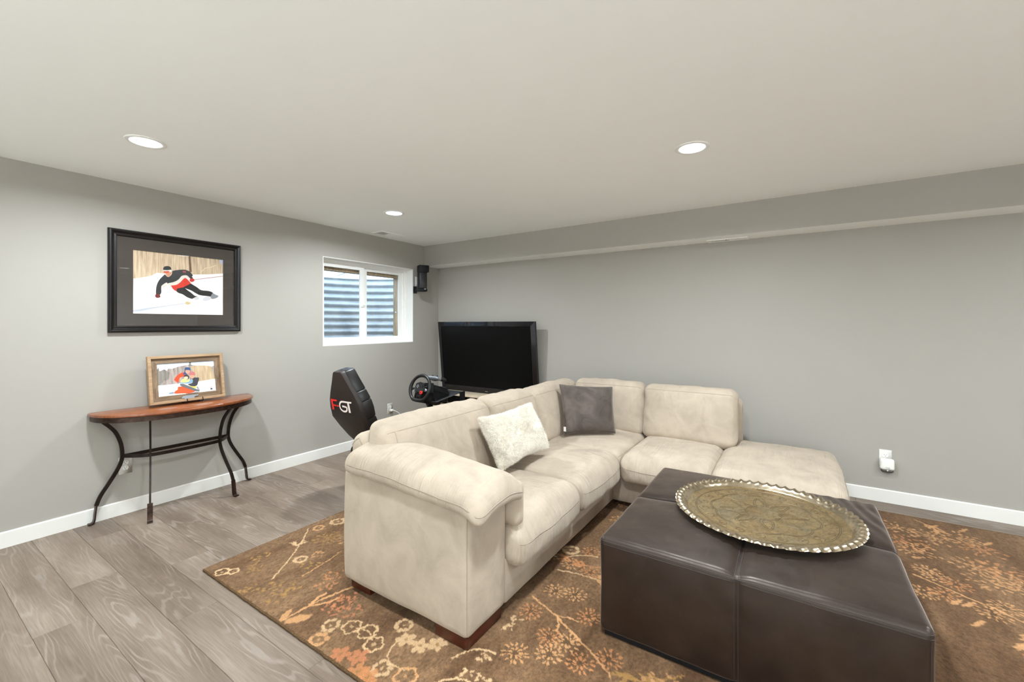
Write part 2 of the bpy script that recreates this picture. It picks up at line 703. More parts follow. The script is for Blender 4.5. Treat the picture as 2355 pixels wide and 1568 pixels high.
def plank_mesh(w, l):
    b, t = .0014, .008
    V = []
    for z, i in ((-t, 0), (-b, 0), (0, b)):
        V += [(i, i, z), (w - i, i, z), (w - i, l - i, z), (i, l - i, z)]
    F = [(8, 9, 10, 11)]
    for a in (0, 4):
        for k in range(4):
            j = (k + 1) % 4
            F.append((a + k, a + j, a + 4 + j, a + 4 + k))
    me = bpy.data.meshes.new('plank')
    me.from_pydata(V, [], F)
    me.materials.append(M['plank'])
    return me


full = plank_mesh(PW - GAP, PL - GAP)
known = {0: 2.825, 1: 3.195, 2: 2.425, 3: 3.02, 4: 2.62, -1: 2.35, 5: 3.35}
ncol0 = math.floor((X0 - .426) / PW)
ncol1 = math.ceil((XR - .426) / PW)
for ci in range(ncol0, ncol1):
    xa = .426 + ci * PW
    x1 = min(xa + PW, XR)
    xs = max(xa, X0)
    start = known.get(ci, random.uniform(0, PL))
    k = math.floor((Y0 - start) / PL)
    while True:
        y0, y1 = start + k * PL, start + (k + 1) * PL
        k += 1
        if y0 >= YL:
            break
        a, b = max(y0, Y0), min(y1, YL)
        if b - a < .03:
            continue
        whole = abs((b - a) - PL) < 1e-6 and abs((x1 - xs) - PW) < 1e-6
        o = bpy.data.objects.new('plank', full if whole else plank_mesh(x1 - xs - GAP, b - a - GAP))
        o.location = (xs, a, 0)
        link(o, flo)

cei = struct(box('ceiling', X0 - .1, XR + .1, Y0 - .1, YL + .1, H, H + .1, 'ceil'))
tag(cei, 'flat off-white painted ceiling with recessed lights', 'ceiling')
# window wall with its opening
WX0, WX1, WZ0, WZ1, WD = 2.686, 3.948, 1.175, 2.105, .121
mb = MB()
e = .008
mb.box(X0 - .1, WX0 - e, YL, 4.40, -.1, H + .1)
mb.box(WX1 + e, XR + .1, YL, 4.40, -.1, H + .1)
mb.box(WX0 - e, WX1 + e, YL, 4.40, -.1, WZ0 - e)
mb.box(WX0 - e, WX1 + e, YL, 4.40, WZ1 + e, H + .1)
tag(struct(mb.build('wall_left', 'wall')), 'grey painted wall with the small basement window and framed skier picture', 'wall')
tag(struct(box('wall_right', XR, XR + .1, Y0 - .1, YL + .1, -.1, H + .1, 'wall')), 'long plain grey wall behind the sectional sofa and television', 'wall')
tag(struct(box('wall_back', X0 - .1, X0, Y0 - .1, YL + .1, -.1, H + .1, 'wall_bounce')), 'unseen wall behind the viewer, made pale to bounce light', 'wall')
tag(struct(box('wall_front', X0 - .1, XR + .1, Y0 - .1, Y0, -.1, H + .1, 'wall_bounce')), 'unseen wall opposite the window wall, made pale to bounce light', 'wall')
# soffit along the long wall: grey face, ceiling-coloured underside
mb = MB()
v = [(XS, Y0, ZS), (XR, Y0, ZS), (XR, YL, ZS), (XS, YL, ZS), (XS, Y0, H), (XS, YL, H)]
mb.add(v, [(3, 2, 1, 0)], 1)
mb.add(v, [(0, 4, 5, 3)], 0)
tag(struct(mb.build('trim_1', ['wall', 'ceil'])), 'boxed soffit along the top of the long grey wall with a pale underside', 'soffit')


def baseboard(name, p0, p1, nrm, label):
    prof = [(0, 0), (.013, 0), (.013, .094), (.009, .0995), (0, .100)]
    V = []
    for p in (p0, p1):
        for d, z in prof:
            V.append((p[0] + nrm[0] * d, p[1] + nrm[1] * d, z))
    n = len(prof)
    F = [(i, i + 1, n + i + 1, n + i) for i in range(n - 1)] + [tuple(range(n)), tuple(range(2 * n - 1, n - 1, -1))]
    o = fix_normals(mesh_obj(name, V, F, 'white'))
    tag(struct(o), label, 'baseboard')


baseboard('baseboard_left', (X0, YL), (XR - .013, YL), (0, -1), 'white baseboard below the window wall and console table')
baseboard('baseboard_right', (XR, Y0), (XR, YL), (-1, 0), 'white baseboard along the long grey wall behind the sofa')
baseboard('baseboard_back', (X0, Y0), (X0, YL - .013), (1, 0), 'white baseboard on the wall behind the viewer')
baseboard('baseboard_front', (X0 + .013, Y0), (XR - .013, Y0), (0, 1), 'white baseboard on the wall opposite the window')

# ------------------------------------------------------------------ window
win = thing('window_1', 'white sliding basement window looking onto a corrugated steel well', 'window', ((WX0 + WX1) / 2, YL, WZ0))
struct(win)
yf = YL + WD
box('jamb', WX0 - e, WX0, YL + .0005, yf + .06, WZ0 - e, WZ1 + e, 'white', win)
box('jamb', WX1, WX1 + e, YL + .0005, yf + .06, WZ0 - e, WZ1 + e, 'white', win)
box('head_jamb', WX0, WX1, YL + .0005, yf + .06, WZ1, WZ1 + e, 'white', win)
box('window_sill', WX0, WX1, YL + .0005, yf + .06, WZ0 - e, WZ0, 'white', win)


def rect_frame(x0, x1, z0, z1, w, ya, yb, top=None, bot=None):
    m = MB()
    top = w if top is None else top
    bot = w if bot is None else bot
    m.box(x0, x0 + w, ya, yb, z0, z1)
    m.box(x1 - w, x1, ya, yb, z0, z1)
    m.box(x0 + w, x1 - w, ya, yb, z0, z0 + bot)
    m.box(x0 + w, x1 - w, ya, yb, z1 - top, z1)
    return m


rect_frame(WX0, WX1, WZ0, WZ1, .022, yf - .006, yf + .06, .024, .020).build('window_frame', 'vinyl', win)
rect_frame(WX0 + .022, WX1 - .022, WZ0 + .020, WZ1 - .024, .020, yf + .004, yf + .058, .016, .018).build('window_track', 'vinyl', win)
s1 = rect_frame(WX0 + .030, 3.298, WZ0 + .030, WZ1 - .034, .060, yf + .008, yf + .026, .040, .044).build('sliding_sash', 'vinyl', win)
box('pane', WX0 + .09, 3.238, yf + .015, yf + .019, WZ0 + .074, WZ1 - .074, 'glass', s1)
s2 = rect_frame(3.288, WX1 - .036, WZ0 + .030, WZ1 - .034, .062, yf + .030, yf + .050, .040, .044).build('fixed_sash', 'vinyl', win)
box('pane', 3.350, WX1 - .098, yf + .038, yf + .042, WZ0 + .074, WZ1 - .074, 'glass', s2)
lk = MB()
lk.box(3.246, 3.286, yf - .004, yf + .009, 1.60, 1.66)
lk.box(3.262, 3.300, yf - .012, yf - .003, 1.62, 1.638)
lk.build('sash_lock', 'vinyl', win, bevel=.003)
put(win)

# window well outside
well = thing('window_well', 'corrugated galvanised steel window well outside the basement window', 'window well', (3.32, 4.42, .85))
V, F = [], []
na, nz_ = 56, 168
for k in range(nz_ + 1):
    z = .85 + (2.03 - .85) * k / nz_
    ph = (z - .85) / .094 * 2 * PI
    w = math.sin(ph)
    off = .013 * np.sign(w) * abs(w) ** .6
    for a in range(na + 1):
        t = PI * a / na
        seam_ = .004 if .44 < a / na < .60 else 0
        cx_, cy_ = math.cos(t), math.sin(t)
        rx, ry = .86 + off - seam_, .90 + off - seam_
        V.append((3.36 + rx * cx_, 4.405 + ry * cy_, z))
for k in range(nz_):
    for a in range(na):
        i = k * (na + 1) + a
        F.append((i, i + 1, i + na + 2, i + na + 1))
mesh_obj('corrugated_panel', V, F, 'galv', well, smooth=True)
rimp = [(3.36 + .868 * math.cos(PI * a / 40), 4.405 + .908 * math.sin(PI * a / 40), 2.032) for a in range(41)]
tube('rolled_rim', rimp, .011, 'galv', well, 8)
box('gravel_bed', 2.4, 4.3, 4.41, 5.4, .78, .87, 'gravel', well)
V, F = [], []
for i in range(13):
    for j in range(13):
        x, y = 2.42 + 1.88 * i / 12, 4.41 + 1.0 * j / 12
        V.append((x, y, 2.22 - .16 * j / 12))
for i in range(12):
    for j in range(12):
        F.append((i * 13 + j, i * 13 + j + 1, i * 13 + j + 14, i * 13 + j + 13))
cvr = mesh_obj('well_cover', V, F, 'cover', well)
cvr.data.transform(Matrix.Identity(4))
tube('cover_bar', [(3.02, 4.42, 2.205), (3.02, 5.35, 2.05)], .010, 'chrome', well, 8)
tube('cover_bar', [(3.62, 4.42, 2.205), (3.62, 5.35, 2.05)], .010, 'chrome', well, 8)
for nm, b in (('buck_side', (3.865, 3.956, WZ0, WZ1 + e)), ('buck_side', (2.678, 2.74, WZ0, WZ1 + e)), ('buck_head', (2.74, 3.865, 1.998, WZ1 + e)), ('buck_sill', (2.74, 3.865, WZ0 - e, 1.235))):
    box(nm, b[0], b[1], yf + .062, 4.402, b[2], b[3], 'buck', well)
V, F = lathe_data([(0.0001, .004), (.012, .004), (.014, 0)], 12)
bolt = mesh_obj('bolt', [(3.865 - z_, 4.36 + x_, 1.55 + y_) for x_, y_, z_ in V], F, 'chrome', well, smooth=True)
put(well)

# ------------------------------------------------------------------ recessed lamps
lamp_spots = [
    (.905, 3.10, 'round recessed ceiling light above the framed skier picture'),
    (2.757, 3.13, 'small far recessed ceiling light near the window and ceiling vent'),
    (2.707, .501, 'round recessed ceiling light above the ottoman on the right'),
    (.90, .50, 'recessed ceiling light just above the viewer'),
    (.90, -2.10, 'added unseen fill light in the ceiling behind the viewer'),  # added out of view to even out the brightness
    (2.707, -2.10, 'added unseen fill light in the ceiling beyond the right edge')]  # likewise added outside the frame as fill
for i_, x_ in enumerate((-2.95,)):
    for j_, y_ in enumerate((-2.9, -1.8, -.7, .4, 1.5)):  # extra row added out of view to fill the room with light
        lamp_spots.append((x_, y_, 'added unseen fill light %s from the left in the row behind the viewer' % ('first', 'second', 'third', 'fourth', 'fifth', 'sixth')[j_]))
lamp0 = None
LD = bpy.data.lights.new('lamp_glow', 'AREA')
LD.shape, LD.size, LD.energy, LD.color, LD.spread = 'DISK', .136, LAMP_W, LAMP_COL, math.radians(165)
for x, y, lab in lamp_spots:
    if lamp0 is None:
        lamp0 = thing('recessed_light', lab, 'ceiling light', (0, 0, 0), 'recessed ceiling lights')
        V, F = lathe_data([(.0955, 0), (.0955, -.0025), (.0925, -.0045), (.078, -.0065), (.072, -.004), (.070, .002)], 48)
        mesh_obj('trim_ring', V, F, 'vinyl', lamp0, smooth=True)
        prof = [(.0715, -.0038), (.055, -.0055), (.03, -.0066), (.0005, -.007)]
        V, F = lathe_data(prof, 24)
        fix_normals(mesh_obj('lens', V, F, 'lens', lamp0, smooth=True))
        lo = bpy.data.objects.new('lamp_glow', LD)
        lo.location = (0, 0, -.0085)
        link(lo, lamp0)
        lamp0.location = (x, y, H)
        parts0 = list(lamp0.children)
        continue
    r = thing('recessed_light', lab, 'ceiling light', (x, y, H), 'recessed ceiling lights')
    for p in parts0:
        c = p.copy()
        COL.objects.link(c)
        c.parent = r


# ------------------------------------------------------------------ air registers
def register(name, label, c, lx, ly, run, z):
    """run 0: slats spaced along x, 1: along y"""
    r = thing(name, label, 'air vent', (c[0], c[1], z))
    x0, x1, y0, y1 = c[0] - lx / 2, c[0] + lx / 2, c[1] - ly / 2, c[1] + ly / 2
    b = .024
    m = MB()
    m.box(x0, x0 + b, y0, y1, z - .006, z)
    m.box(x1 - b, x1, y0, y1, z - .006, z)
    m.box(x0 + b, x1 - b, y0, y0 + b, z - .006, z)
    m.box(x0 + b, x1 - b, y1 - b, y1, z - .006, z)
    if run == 0:
        m.box(c[0] - .006, c[0] + .006, y0 + b, y1 - b, z - .006, z)
    else:
        m.box(x0 + b, x1 - b, c[1] - .006, c[1] + .006, z - .006, z)
    m.build('frame', 'ceil', r, bevel=.0015, seg=1)
    box('duct_shadow', x0 + b, x1 - b, y0 + b, y1 - b, z - .0006, z - .0001, 'slot', r)
    L0, L1 = (x0 + b, x1 - b) if run == 0 else (y0 + b, y1 - b)
    ctr = c[run]
    n = int((L1 - L0) / .0125)
    for i in range(n):
        p = L0 + (i + .5) * (L1 - L0) / n
        if abs(p - ctr) < .010:
            continue
        d = .0042 if (p < ctr) == (run == 0) else -.0042
        w = .0055 if (p < ctr) == (run == 0) else .010
        if run == 0:
            q = [(p - d - w / 2, z - .0055), (p - d + w / 2, z - .0055), (p + d + w / 2, z - .0008), (p + d - w / 2, z - .0008)]
            V = [(a, yy, zz) for yy in (y0 + b, y1 - b) for a, zz in q]
        else:
            q = [(p - d - w / 2, z - .0055), (p - d + w / 2, z - .0055), (p + d + w / 2, z - .0008), (p + d - w / 2, z - .0008)]
            V = [(xx, a, zz) for xx in (x0 + b, x1 - b) for a, zz in q]
        F = [(0, 1, 2, 3), (7, 6, 5, 4)] + [(k, (k + 1) % 4 + 0, (k + 1) % 4 + 4, k + 4) for k in range(4)]
        fix_normals(mesh_obj('slat', V, F, 'ceil', r))
    put(r)


register('ceiling_vent', 'white louvred air vent in the ceiling above the window', (3.37, 3.925), .33, .18, 0, H)
register('soffit_vent', 'slotted air vent in the underside of the soffit', (4.365, .505), .12, .335, 1, ZS)

# unseen cream rug, added behind the viewer to bounce light onto the ceiling
bouncer = thing('bounce_rug', 'added unseen cream rug bouncing light from behind the viewer', 'rug', (-2.1, .2, 0))
box('pile', -3.65, -.62, -3.3, 3.75, .0005, .012, plain('bounce_cream', (.80, .79, .76), .95, spec=.1, var=.06, vscale=30, bump=.5, bscale=200), bouncer, bevel=.004)
tube('bound_edge', [(-3.65, -3.3, .007), (-.62, -3.3, .007), (-.62, 3.75, .007), (-3.65, 3.75, .007)], .006, 'plate', bouncer, 8, closed=True)
put(bouncer)


# ================================================================== rug
RX0, RX1, RY0, RY1, RS = 1.075, 4.165, -1.50, 2.79, .0046
gx, gy = np.arange(RX0, RX1 + RS / 2, RS), np.arange(RY0, RY1 + RS / 2, RS)
NX, NY = len(gx), len(gy)
GX, GY = np.meshgrid(gx, gy)
Z0_ = np.zeros_like(GX)
nA = vnoise(np.stack([GX * 2.2, GY * 9, Z0_ + 3], -1)) + .6 * vnoise(np.stack([GX * 7, GY * 26, Z0_ + 8], -1))
nB = vnoise(np.stack([GX * 1.3, GY * 1.3, Z0_ + 5], -1))
tt = np.clip(.5 + .75 * nA + .5 * nB, 0, 1)[..., None]
RC = (1 - tt) * np.array([.092, .047, .022]) + tt * np.array([.212, .125, .066])
RC *= (1 + .55 * vnoise(np.stack([GX * 75, GY * 120, Z0_ + 17], -1)) + .5 * vnoise(np.stack([GX * 150, GY * 170, Z0_ + 27], -1)))[..., None]
jx = GX + .011 * vnoise(np.stack([GX * 90, GY * 90, Z0_], -1))
jy = GY + .011 * vnoise(np.stack([GX * 90, GY * 90, Z0_ + 40], -1))
ORA, PEA, CRE, OCH, PNK = (.50, .215, .088), (.56, .30, .135), (.60, .405, .225), (.36, .20, .065), (.49, .19, .09)


def win_(x, y, r):
    i0, i1 = int(max(0, (x - r - RX0) / RS)), int(min(NX, (x + r - RX0) / RS + 2))
    j0, j1 = int(max(0, (y - r - RY0) / RS)), int(min(NY, (y + r - RY0) / RS + 2))
    return slice(j0, j1), slice(i0, i1)


def blend(s, m, col, k=.88):
    m = (np.clip(m, 0, 1) * k)[..., None]
    RC[s] = RC[s] * (1 - m) + np.array(col) * m


def ell(x, y, a, b, ang, col, k=.80):
    s = win_(x, y, max(a, b) + .01)
    dx, dy = jx[s] - x, jy[s] - y
    u = dx * math.cos(ang) + dy * math.sin(ang)
    w = -dx * math.sin(ang) + dy * math.cos(ang)
    d = np.sqrt((u / a) ** 2 + (w / b) ** 2)
    blend(s, (1.12 - d) * 4.5, col, k)


def stroke(pts, w, col, k=.85):
    for (x0, y0), (x1, y1) in zip(pts[:-1], pts[1:]):
        L = math.hypot(x1 - x0, y1 - y0)
        s = win_((x0 + x1) / 2, (y0 + y1) / 2, L / 2 + .02)
        t = np.clip(((jx[s] - x0) * (x1 - x0) + (jy[s] - y0) * (y1 - y0)) / max(L * L, 1e-9), 0, 1)
        d = np.hypot(jx[s] - x0 - t * (x1 - x0), jy[s] - y0 - t * (y1 - y0))
        blend(s, (1.3 - d / w) * 2.5, col, k)


def curve(p, q, bend=.1, n=8):
    dx, dy = q[0] - p[0], q[1] - p[1]
    return [(p[0] + dx * t - dy * bend * math.sin(PI * t), p[1] + dy * t + dx * bend * math.sin(PI * t)) for t in np.linspace(0, 1, n)]


R_ = random.Random(11)


def ring_flower(x, y, r=.045, col=CRE, n=7, solid=False):
    a0 = R_.uniform(0, 6)
    for k in range(n):
        a = a0 + 2 * PI * k / n + R_.uniform(-.1, .1)
        if solid:
            ell(x + .62 * r * math.cos(a), y + .62 * r * math.sin(a), r * .46, r * .33, a, col)
        else:
            ell(x + .80 * r * math.cos(a), y + .80 * r * math.sin(a), r * .24, r * .36, a, col)
    ell(x, y, r * .16, r * .16, 0, OCH if solid else col, .6)


def outline_flower(x, y, r=.045, col=CRE):
    a0 = R_.uniform(0, 6)
    pts = []
    for k in range(31):
        a = a0 + 2 * PI * k / 30
        rr = r * (.82 + .22 * abs(math.sin(2.5 * (a - a0))))
        pts.append((x + rr * math.cos(a), y + rr * math.sin(a)))
    stroke(pts, .0042, col, .75)
    ell(x, y, r * .22, r * .18, a0, col, .6)


def burst(x, y, r=.06, col=ORA, n=13):
    a0 = R_.uniform(0, 6)
    ell(x, y, r * .5, r * .5, 0, (.07, .04, .02), .6)
    for ring, m in ((.45, n - 4), (.92, n)):
        for k in range(m):
            a = a0 + 2 * PI * k / m + R_.uniform(-.15, .15)
            ell(x + ring * r * math.cos(a), y + ring * r * math.sin(a), r * .20, r * .085, a, col, .8)


def dotcluster(x, y, r=.05, col=PEA, n=12):
    for _ in range(n):
        a, d = R_.uniform(0, 2 * PI), r * math.sqrt(R_.random())
        ell(x + d * math.cos(a), y + d * math.sin(a), R_.uniform(.007, .012), R_.uniform(.004, .007), R_.uniform(0, PI), col, .7)


def spray(x, y, r=.11, col=PEA):
    for ring, m in ((.15, 5), (.38, 9), (.64, 13), (.92, 17)):
        a0 = R_.uniform(0, 6)
        for k in range(m):
            if R_.random() < .22:
                continue
            a = a0 + 2 * PI * k / m + R_.uniform(-.18, .18)
            q = ring * r * R_.uniform(.88, 1.1)
            ell(x + q * math.cos(a), y + q * math.sin(a), r * R_.uniform(.09, .16), r * R_.uniform(.045, .08), a + R_.uniform(-.5, .5), col, R_.uniform(.55, .85))


def leaf(p, q, w=.16, col=PEA):
    L = math.hypot(q[0] - p[0], q[1] - p[1])
    ell((p[0] + q[0]) / 2, (p[1] + q[1]) / 2, L / 2, L * w, math.atan2(q[1] - p[1], q[0] - p[0]), col)


def sprig(p, q, col=PEA, n=4, L=.06, bend=.12):
    c = curve(p, q, bend, 10)
    stroke(c, .0038, col)
    a = math.atan2(q[1] - p[1], q[0] - p[0])
    for k in range(n):
        b = c[3 + (k * 6) // n]
        for s in (-1, 1):
            leaf(b, (b[0] + L * math.cos(a + s * .6), b[1] + L * math.sin(a + s * .6)), .13, col)


stroke(curve((1.679, 2.749), (1.236, 2.367), .03), .0035, CRE)
for a in (-.9, -.65, -.4, .4, .65, .9):
    leaf((1.505, 2.597), (1.505 + .07 * math.cos(.72 + a), 2.597 + .07 * math.sin(.72 + a)), .08, CRE)
stroke(curve((1.615, 2.308), (1.342, 2.258), .03), .003, PEA)
outline_flower(1.118, 2.67, .035, CRE)
outline_flower(1.155, 2.625, .026, CRE)
for p in ((1.317, 2.648), (1.238, 2.558), (1.434, 2.332), (1.127, 2.379), (1.165, 2.201), (1.258, 2.204), (1.20, 2.30)):
    dotcluster(*p, .05, OCH, 14)
ring_flower(1.432, 2.426, .04, CRE, 8)
dotcluster(1.514, 2.396, .04, PEA)
ring_flower(1.72, 2.70, .04, PEA, 7)
stroke(curve((1.46, 1.93), (1.078, 1.995), -.06), .006, PEA)
leaf((1.09, 1.975), (1.185, 1.915), .22, PEA)
leaf((1.08, 2.0), (1.16, 2.045), .15, PEA)
stroke(curve((1.227, 1.994), (1.322, 2.012), .1), .006, PEA)
stroke(curve((1.227, 1.982), (1.335, 1.925), -.1), .006, PEA)
leaf((1.29, 2.0), (1.33, 2.02), .2, PEA)
for p in ((1.447, 2.125), (1.371, 2.082), (1.311, 1.887), (1.373, 1.884), (1.261, 1.877), (1.313, 1.797)):
    dotcluster(*p, .055, ORA if p[1] > 1.9 else PNK, 17)
for p, c, k in (((1.194, 1.778), CRE, 0), ((1.11, 1.744), PEA, 0), ((1.24, 1.69), CRE, 1), ((1.26, 1.604), CRE, 1), ((1.225, 1.517), CRE, 1), ((1.379, 1.497), CRE, 0), ((1.158, 1.385), CRE, 0), ((1.183, 1.275), PEA, 1)):
    (outline_flower if k else ring_flower)(p[0], p[1], .043, c)
stroke(curve((1.245, 1.66), (1.235, 1.545), .2), .003, CRE)
stroke(curve((1.30, 1.45), (1.20, 1.30), -.3), .003, CRE)
for p, c in (((1.32, 1.423), CRE), ((1.328, 1.344), CRE), ((1.376, 1.287), CRE), ((1.113, 1.59), PNK), ((1.142, 1.514), PNK), ((1.095, 1.452), ORA), ((1.099, 1.398), ORA)):
    ring_flower(p[0], p[1], .042, c, 5, True)
stroke([(1.886, 1.114), (1.816, .938), (1.723, .764), (1.689, .697), (1.62, .60)], .0045, PEA)
stroke(curve((1.816, .938), (1.84, .836), .1), .003, PEA)
stroke(curve((1.829, .951), (1.723, .893), .1), .004, PEA)
stroke(curve((2.164, 1.109), (2.195, .883), .05), .004, CRE)
stroke(curve((2.314, 1.126), (2.415, .972), .1), .004, CRE)
for p in ((1.989, 1.034), (2.015, .936), (1.90, .81), (1.78, 1.059), (1.677, .904), (1.591, .858), (1.618, .729), (1.702, .639), (1.693, .824), (2.24, .947), (2.264, 1.077), (2.448, 1.027), (1.52, .98)):
    burst(*p, .055, R_.choice((ORA, PEA, PEA)))
for p in ((1.634, 1.088), (1.686, 1.087), (1.34, 1.014), (1.327, 1.085), (1.42, 1.07)):
    dotcluster(*p, .03, CRE, 8)
stroke(curve((1.20, 1.16), (1.30, 1.03), .2), .004, CRE)
stroke(curve((1.35, 1.18), (1.47, 1.05), .2), .004, CRE)
for i, p in enumerate(((3.874, -.586), (3.657, -.612), (3.827, -.757), (3.913, -.889), (3.784, -.966), (3.541, -.647), (3.499, -.869), (3.522, -.971), (3.323, -.893), (3.387, -.991))):
    spray(p[0], p[1], .11, (PEA, ORA, PEA)[i % 3])
for p in ((3.298, -.628), (3.244, -.652), (3.202, -.727), (3.018, -.561), (3.052, -.649), (3.071, -.866), (2.975, -.8)):
    burst(*p, .06, R_.choice((ORA, PEA)))
for p in ((3.005, -.683), (3.012, -.727), (2.841, -.717), (4.034, -.798), (4.074, -.955), (3.91, -1.025)):
    leaf((p[0] - .04, p[1] + .03), (p[0] + .04, p[1] - .03), .10, PEA)
stroke([(3.209, -.557), (3.079, -.743), (3.038, -.817), (2.967, -.895), (2.87, -1.02)], .005, PEA)
sprig((4.109, -.713), (3.92, -.811), PEA)
sprig((2.97, -.90), (2.70, -.80), PEA, 4, .07)
placed = [(1.3, 2.4), (1.2, 1.9), (1.2, 1.5), (1.35, 1.35), (1.8, .95), (1.65, .8), (3.8, -.75), (3.45, -.8), (3.0, -.7)]
for _ in range(150):
    x, y = R_.uniform(RX0 + .08, RX1 - .08), R_.uniform(RY0 + .08, RY1 - .08)
    if any(math.hypot(x - a, y - b) < .34 for a, b in placed):
        continue
    k = R_.random()
    c = R_.choice((ORA, PEA, PEA, CRE, OCH))
    if k < .25:
        burst(x, y, R_.uniform(.05, .075), c)
    elif k < .52:
        spray(x, y, R_.uniform(.07, .12), c)
    elif k < .62:
        ring_flower(x, y, R_.uniform(.04, .055), c)
    elif k < .75:
        dotcluster(x, y, .06, c, 16)
    else:
        a = R_.uniform(0, 2 * PI)
        sprig((x, y), (x + .28 * math.cos(a), y + .28 * math.sin(a)), c, 4, .06)

rug = thing('area_rug', 'brown wool area rug with orange and cream flowers under the sofa', 'rug', ((RX0 + RX1) / 2, (RY0 + RY1) / 2, 0))
zz = .0115 + .0022 * rng.random(GX.shape) + .0016 * vnoise(np.stack([GX * 60, GY * 60, Z0_ + 2], -1))
me = bpy.data.meshes.new('pile')
me.vertices.add(NX * NY)
jit = rng.uniform(-.0009, .0009, (2,) + GX.shape)
me.vertices.foreach_set('co', np.stack([GX + jit[0], GY + jit[1], zz], -1).astype(np.float32).ravel())
idx = np.arange(NX * NY).reshape(NY, NX)
quad = np.stack([idx[:-1, :-1], idx[:-1, 1:], idx[1:, 1:], idx[1:, :-1]], -1).reshape(-1, 4)
me.loops.add(quad.size)
me.loops.foreach_set('vertex_index', quad.ravel().astype(np.int32))
me.polygons.add(len(quad))
me.polygons.foreach_set('loop_start', np.arange(0, quad.size, 4, dtype=np.int32))
me.update(calc_edges=True)
ca = me.color_attributes.new('Col', 'FLOAT_COLOR', 'POINT')
ca.data.foreach_set('color', np.concatenate([RC, np.ones(RC.shape[:2] + (1,))], -1).astype(np.float32).ravel())
me.materials.append(M['rug'])
me.polygons.foreach_set('use_smooth', [True] * len(me.polygons))
pile = link(bpy.data.objects.new('pile', me), rug)
pile['kind'] = 'stuff'
pile['label'] = 'short brown woven pile with orange and cream floral pattern'
ed = [(RX0, RY0), (RX1, RY0), (RX1, RY1), (RX0, RY1)]
pth = []
for k in range(4):
    a, b = np.array(ed[k]), np.array(ed[(k + 1) % 4])
    n = int(np.linalg.norm(b - a) / .02)
    for t in np.linspace(0, 1, n, endpoint=False):
        q = a + (b - a) * t
        pth.append((q[0] + random.uniform(-.0015, .0015), q[1] + random.uniform(-.0015, .0015), .0066))
tube('bound_edge', pth, .0066, 'rug_edge', rug, 8, closed=True)
box('backing', RX0, RX1, RY0, RY1, .0005, .006, 'rug_edge', rug)
put(rug)

# ================================================================== sectional sofa
ZR = .0150
sofa = thing('sectional_sofa', 'L-shaped beige microfibre sectional sofa with chaise end', 'sofa', (2.8, 1.4, ZR))
# frames and bases
Cushion((1.40, 1.142, .062), (1.70, 1.985, .600), .030, (.010, .006, 0), (16, 30, 22),
        warp=lambda v: v + np.stack([0 * v[..., 0], 0 * v[..., 0], np.clip(v[..., 2] - .1, 0, 1) / .5 * .045 * (v[..., 1] - 1.14) / .84], -1), lump=.0025, lfreq=5
        ).build('arm', 'fab', sofa, seams=([(-1, -1, -.98), (-1, -1, .98)], [(1, -1, -.98), (1, -1, .98)]))
Cushion((1.69, 1.150, .052), (3.24, 1.95, .285), .022, (0, .004, 0), (40, 12, 8), lump=.002).build('front_base', 'fab', sofa)
Cushion((3.165, -.235, .052), (4.10, 1.22, .285), .022, (.004, 0, 0), (12, 40, 8), lump=.002, seed=2).build('chaise_base', 'fab', sofa)
Cushion((1.485, 1.905, .06), (4.125, 2.062, .800), .072, (0, .01, 0), (50, 10, 20), lump=.004, seed=3).build('back_frame', 'fab', sofa,
        seams=([(-1, -.8, -.2), (-1, -.8, .8), (-1, .0, .97), (-1, .8, .8)],))
Cushion((3.965, .352, .06), (4.128, 2.055, .790), .065, (.008, 0, 0), (10, 40, 20), lump=.004, seed=4).build('back_frame', 'fab', sofa)


def droop(v):
    x, y, z = v[..., 0].copy(), v[..., 1], v[..., 2].copy()
    t = np.clip(np.abs((x - 1.555) / .19), 0, 1.4)
    z += -.045 * t ** 2.2 + .045 * (y - 1.06) / .9
    z -= .9 * np.clip(1.17 - y, 0, 1) ** 2 * 3 * 1.2
    z += .018 * np.exp(-((y - 1.62) / .3) ** 2) * (1 - t * .5)
    return np.stack([x, y, z], -1)


pad = Cushion((1.372, 1.062, .612), (1.742, 1.955, .712), .046, (0, .006, .016), (30, 60, 12), warp=droop, lump=.004, lfreq=9, seed=5)
pad.build('arm_pad', 'fab_pad' if 'fab_pad' in M else 'fab_b', sofa,
          seams=([(-1, .97, .25), (-1, -.97, .25), (-.97, -1, .25), (.97, -1, .25)],))
Cushion((1.702, 1.085, .425), (1.775, 1.60, .640), .035, (.004, 0, 0), (10, 20, 16), lump=.006, lfreq=14, seed=6).build('arm_pad_roll', 'fab', sofa)


# seat cushions
def seat_warp(axis, edge, sgn):
    def w(v):
        v = v.copy()
        d = np.clip(sgn * (edge - v[..., axis]), 0, 1)      # nose of the cushion, beyond edge
        v[..., 2] -= 2.2 * d ** 2
        return v
    return w


S1 = Cushion((1.702, 1.078, .235), (2.438, 1.76, .440), .070, (.004, .016, .022), (40, 40, 16), seat_warp(1, 1.20, 1), .005, 8, 7)
S1.build('seat_cushion', 'fab_a', sofa, seams=([(-.95, -1, .38), (.97, -1, .38)], [(1, -1, .38), (1, 0, .9)]))
S2 = Cushion((2.438, 1.076, .235), (3.145, 1.76, .440), .070, (.004, .016, .024), (40, 40, 16), seat_warp(1, 1.20, 1), .005, 8, 8)
S2.build('seat_cushion', 'fab_a', sofa, seams=([(-.97, -1, .38), (.97, -1, .38)],))
Cushion((3.10, 1.075, .245), (3.96, 1.86, .440), .060, (0, .01, .030), (34, 34, 12), None, .006, 7, 9).build('corner_seat_cushion', 'fab', sofa,
        seams=([(-.98, -.97, .7), (.2, -.98, .75)],))
S4 = Cushion((3.065, .455, .245), (3.99, 1.078, .440), .068, (.016, .004, .020), (40, 34, 16), seat_warp(0, 3.19, 1), .005, 8, 10)
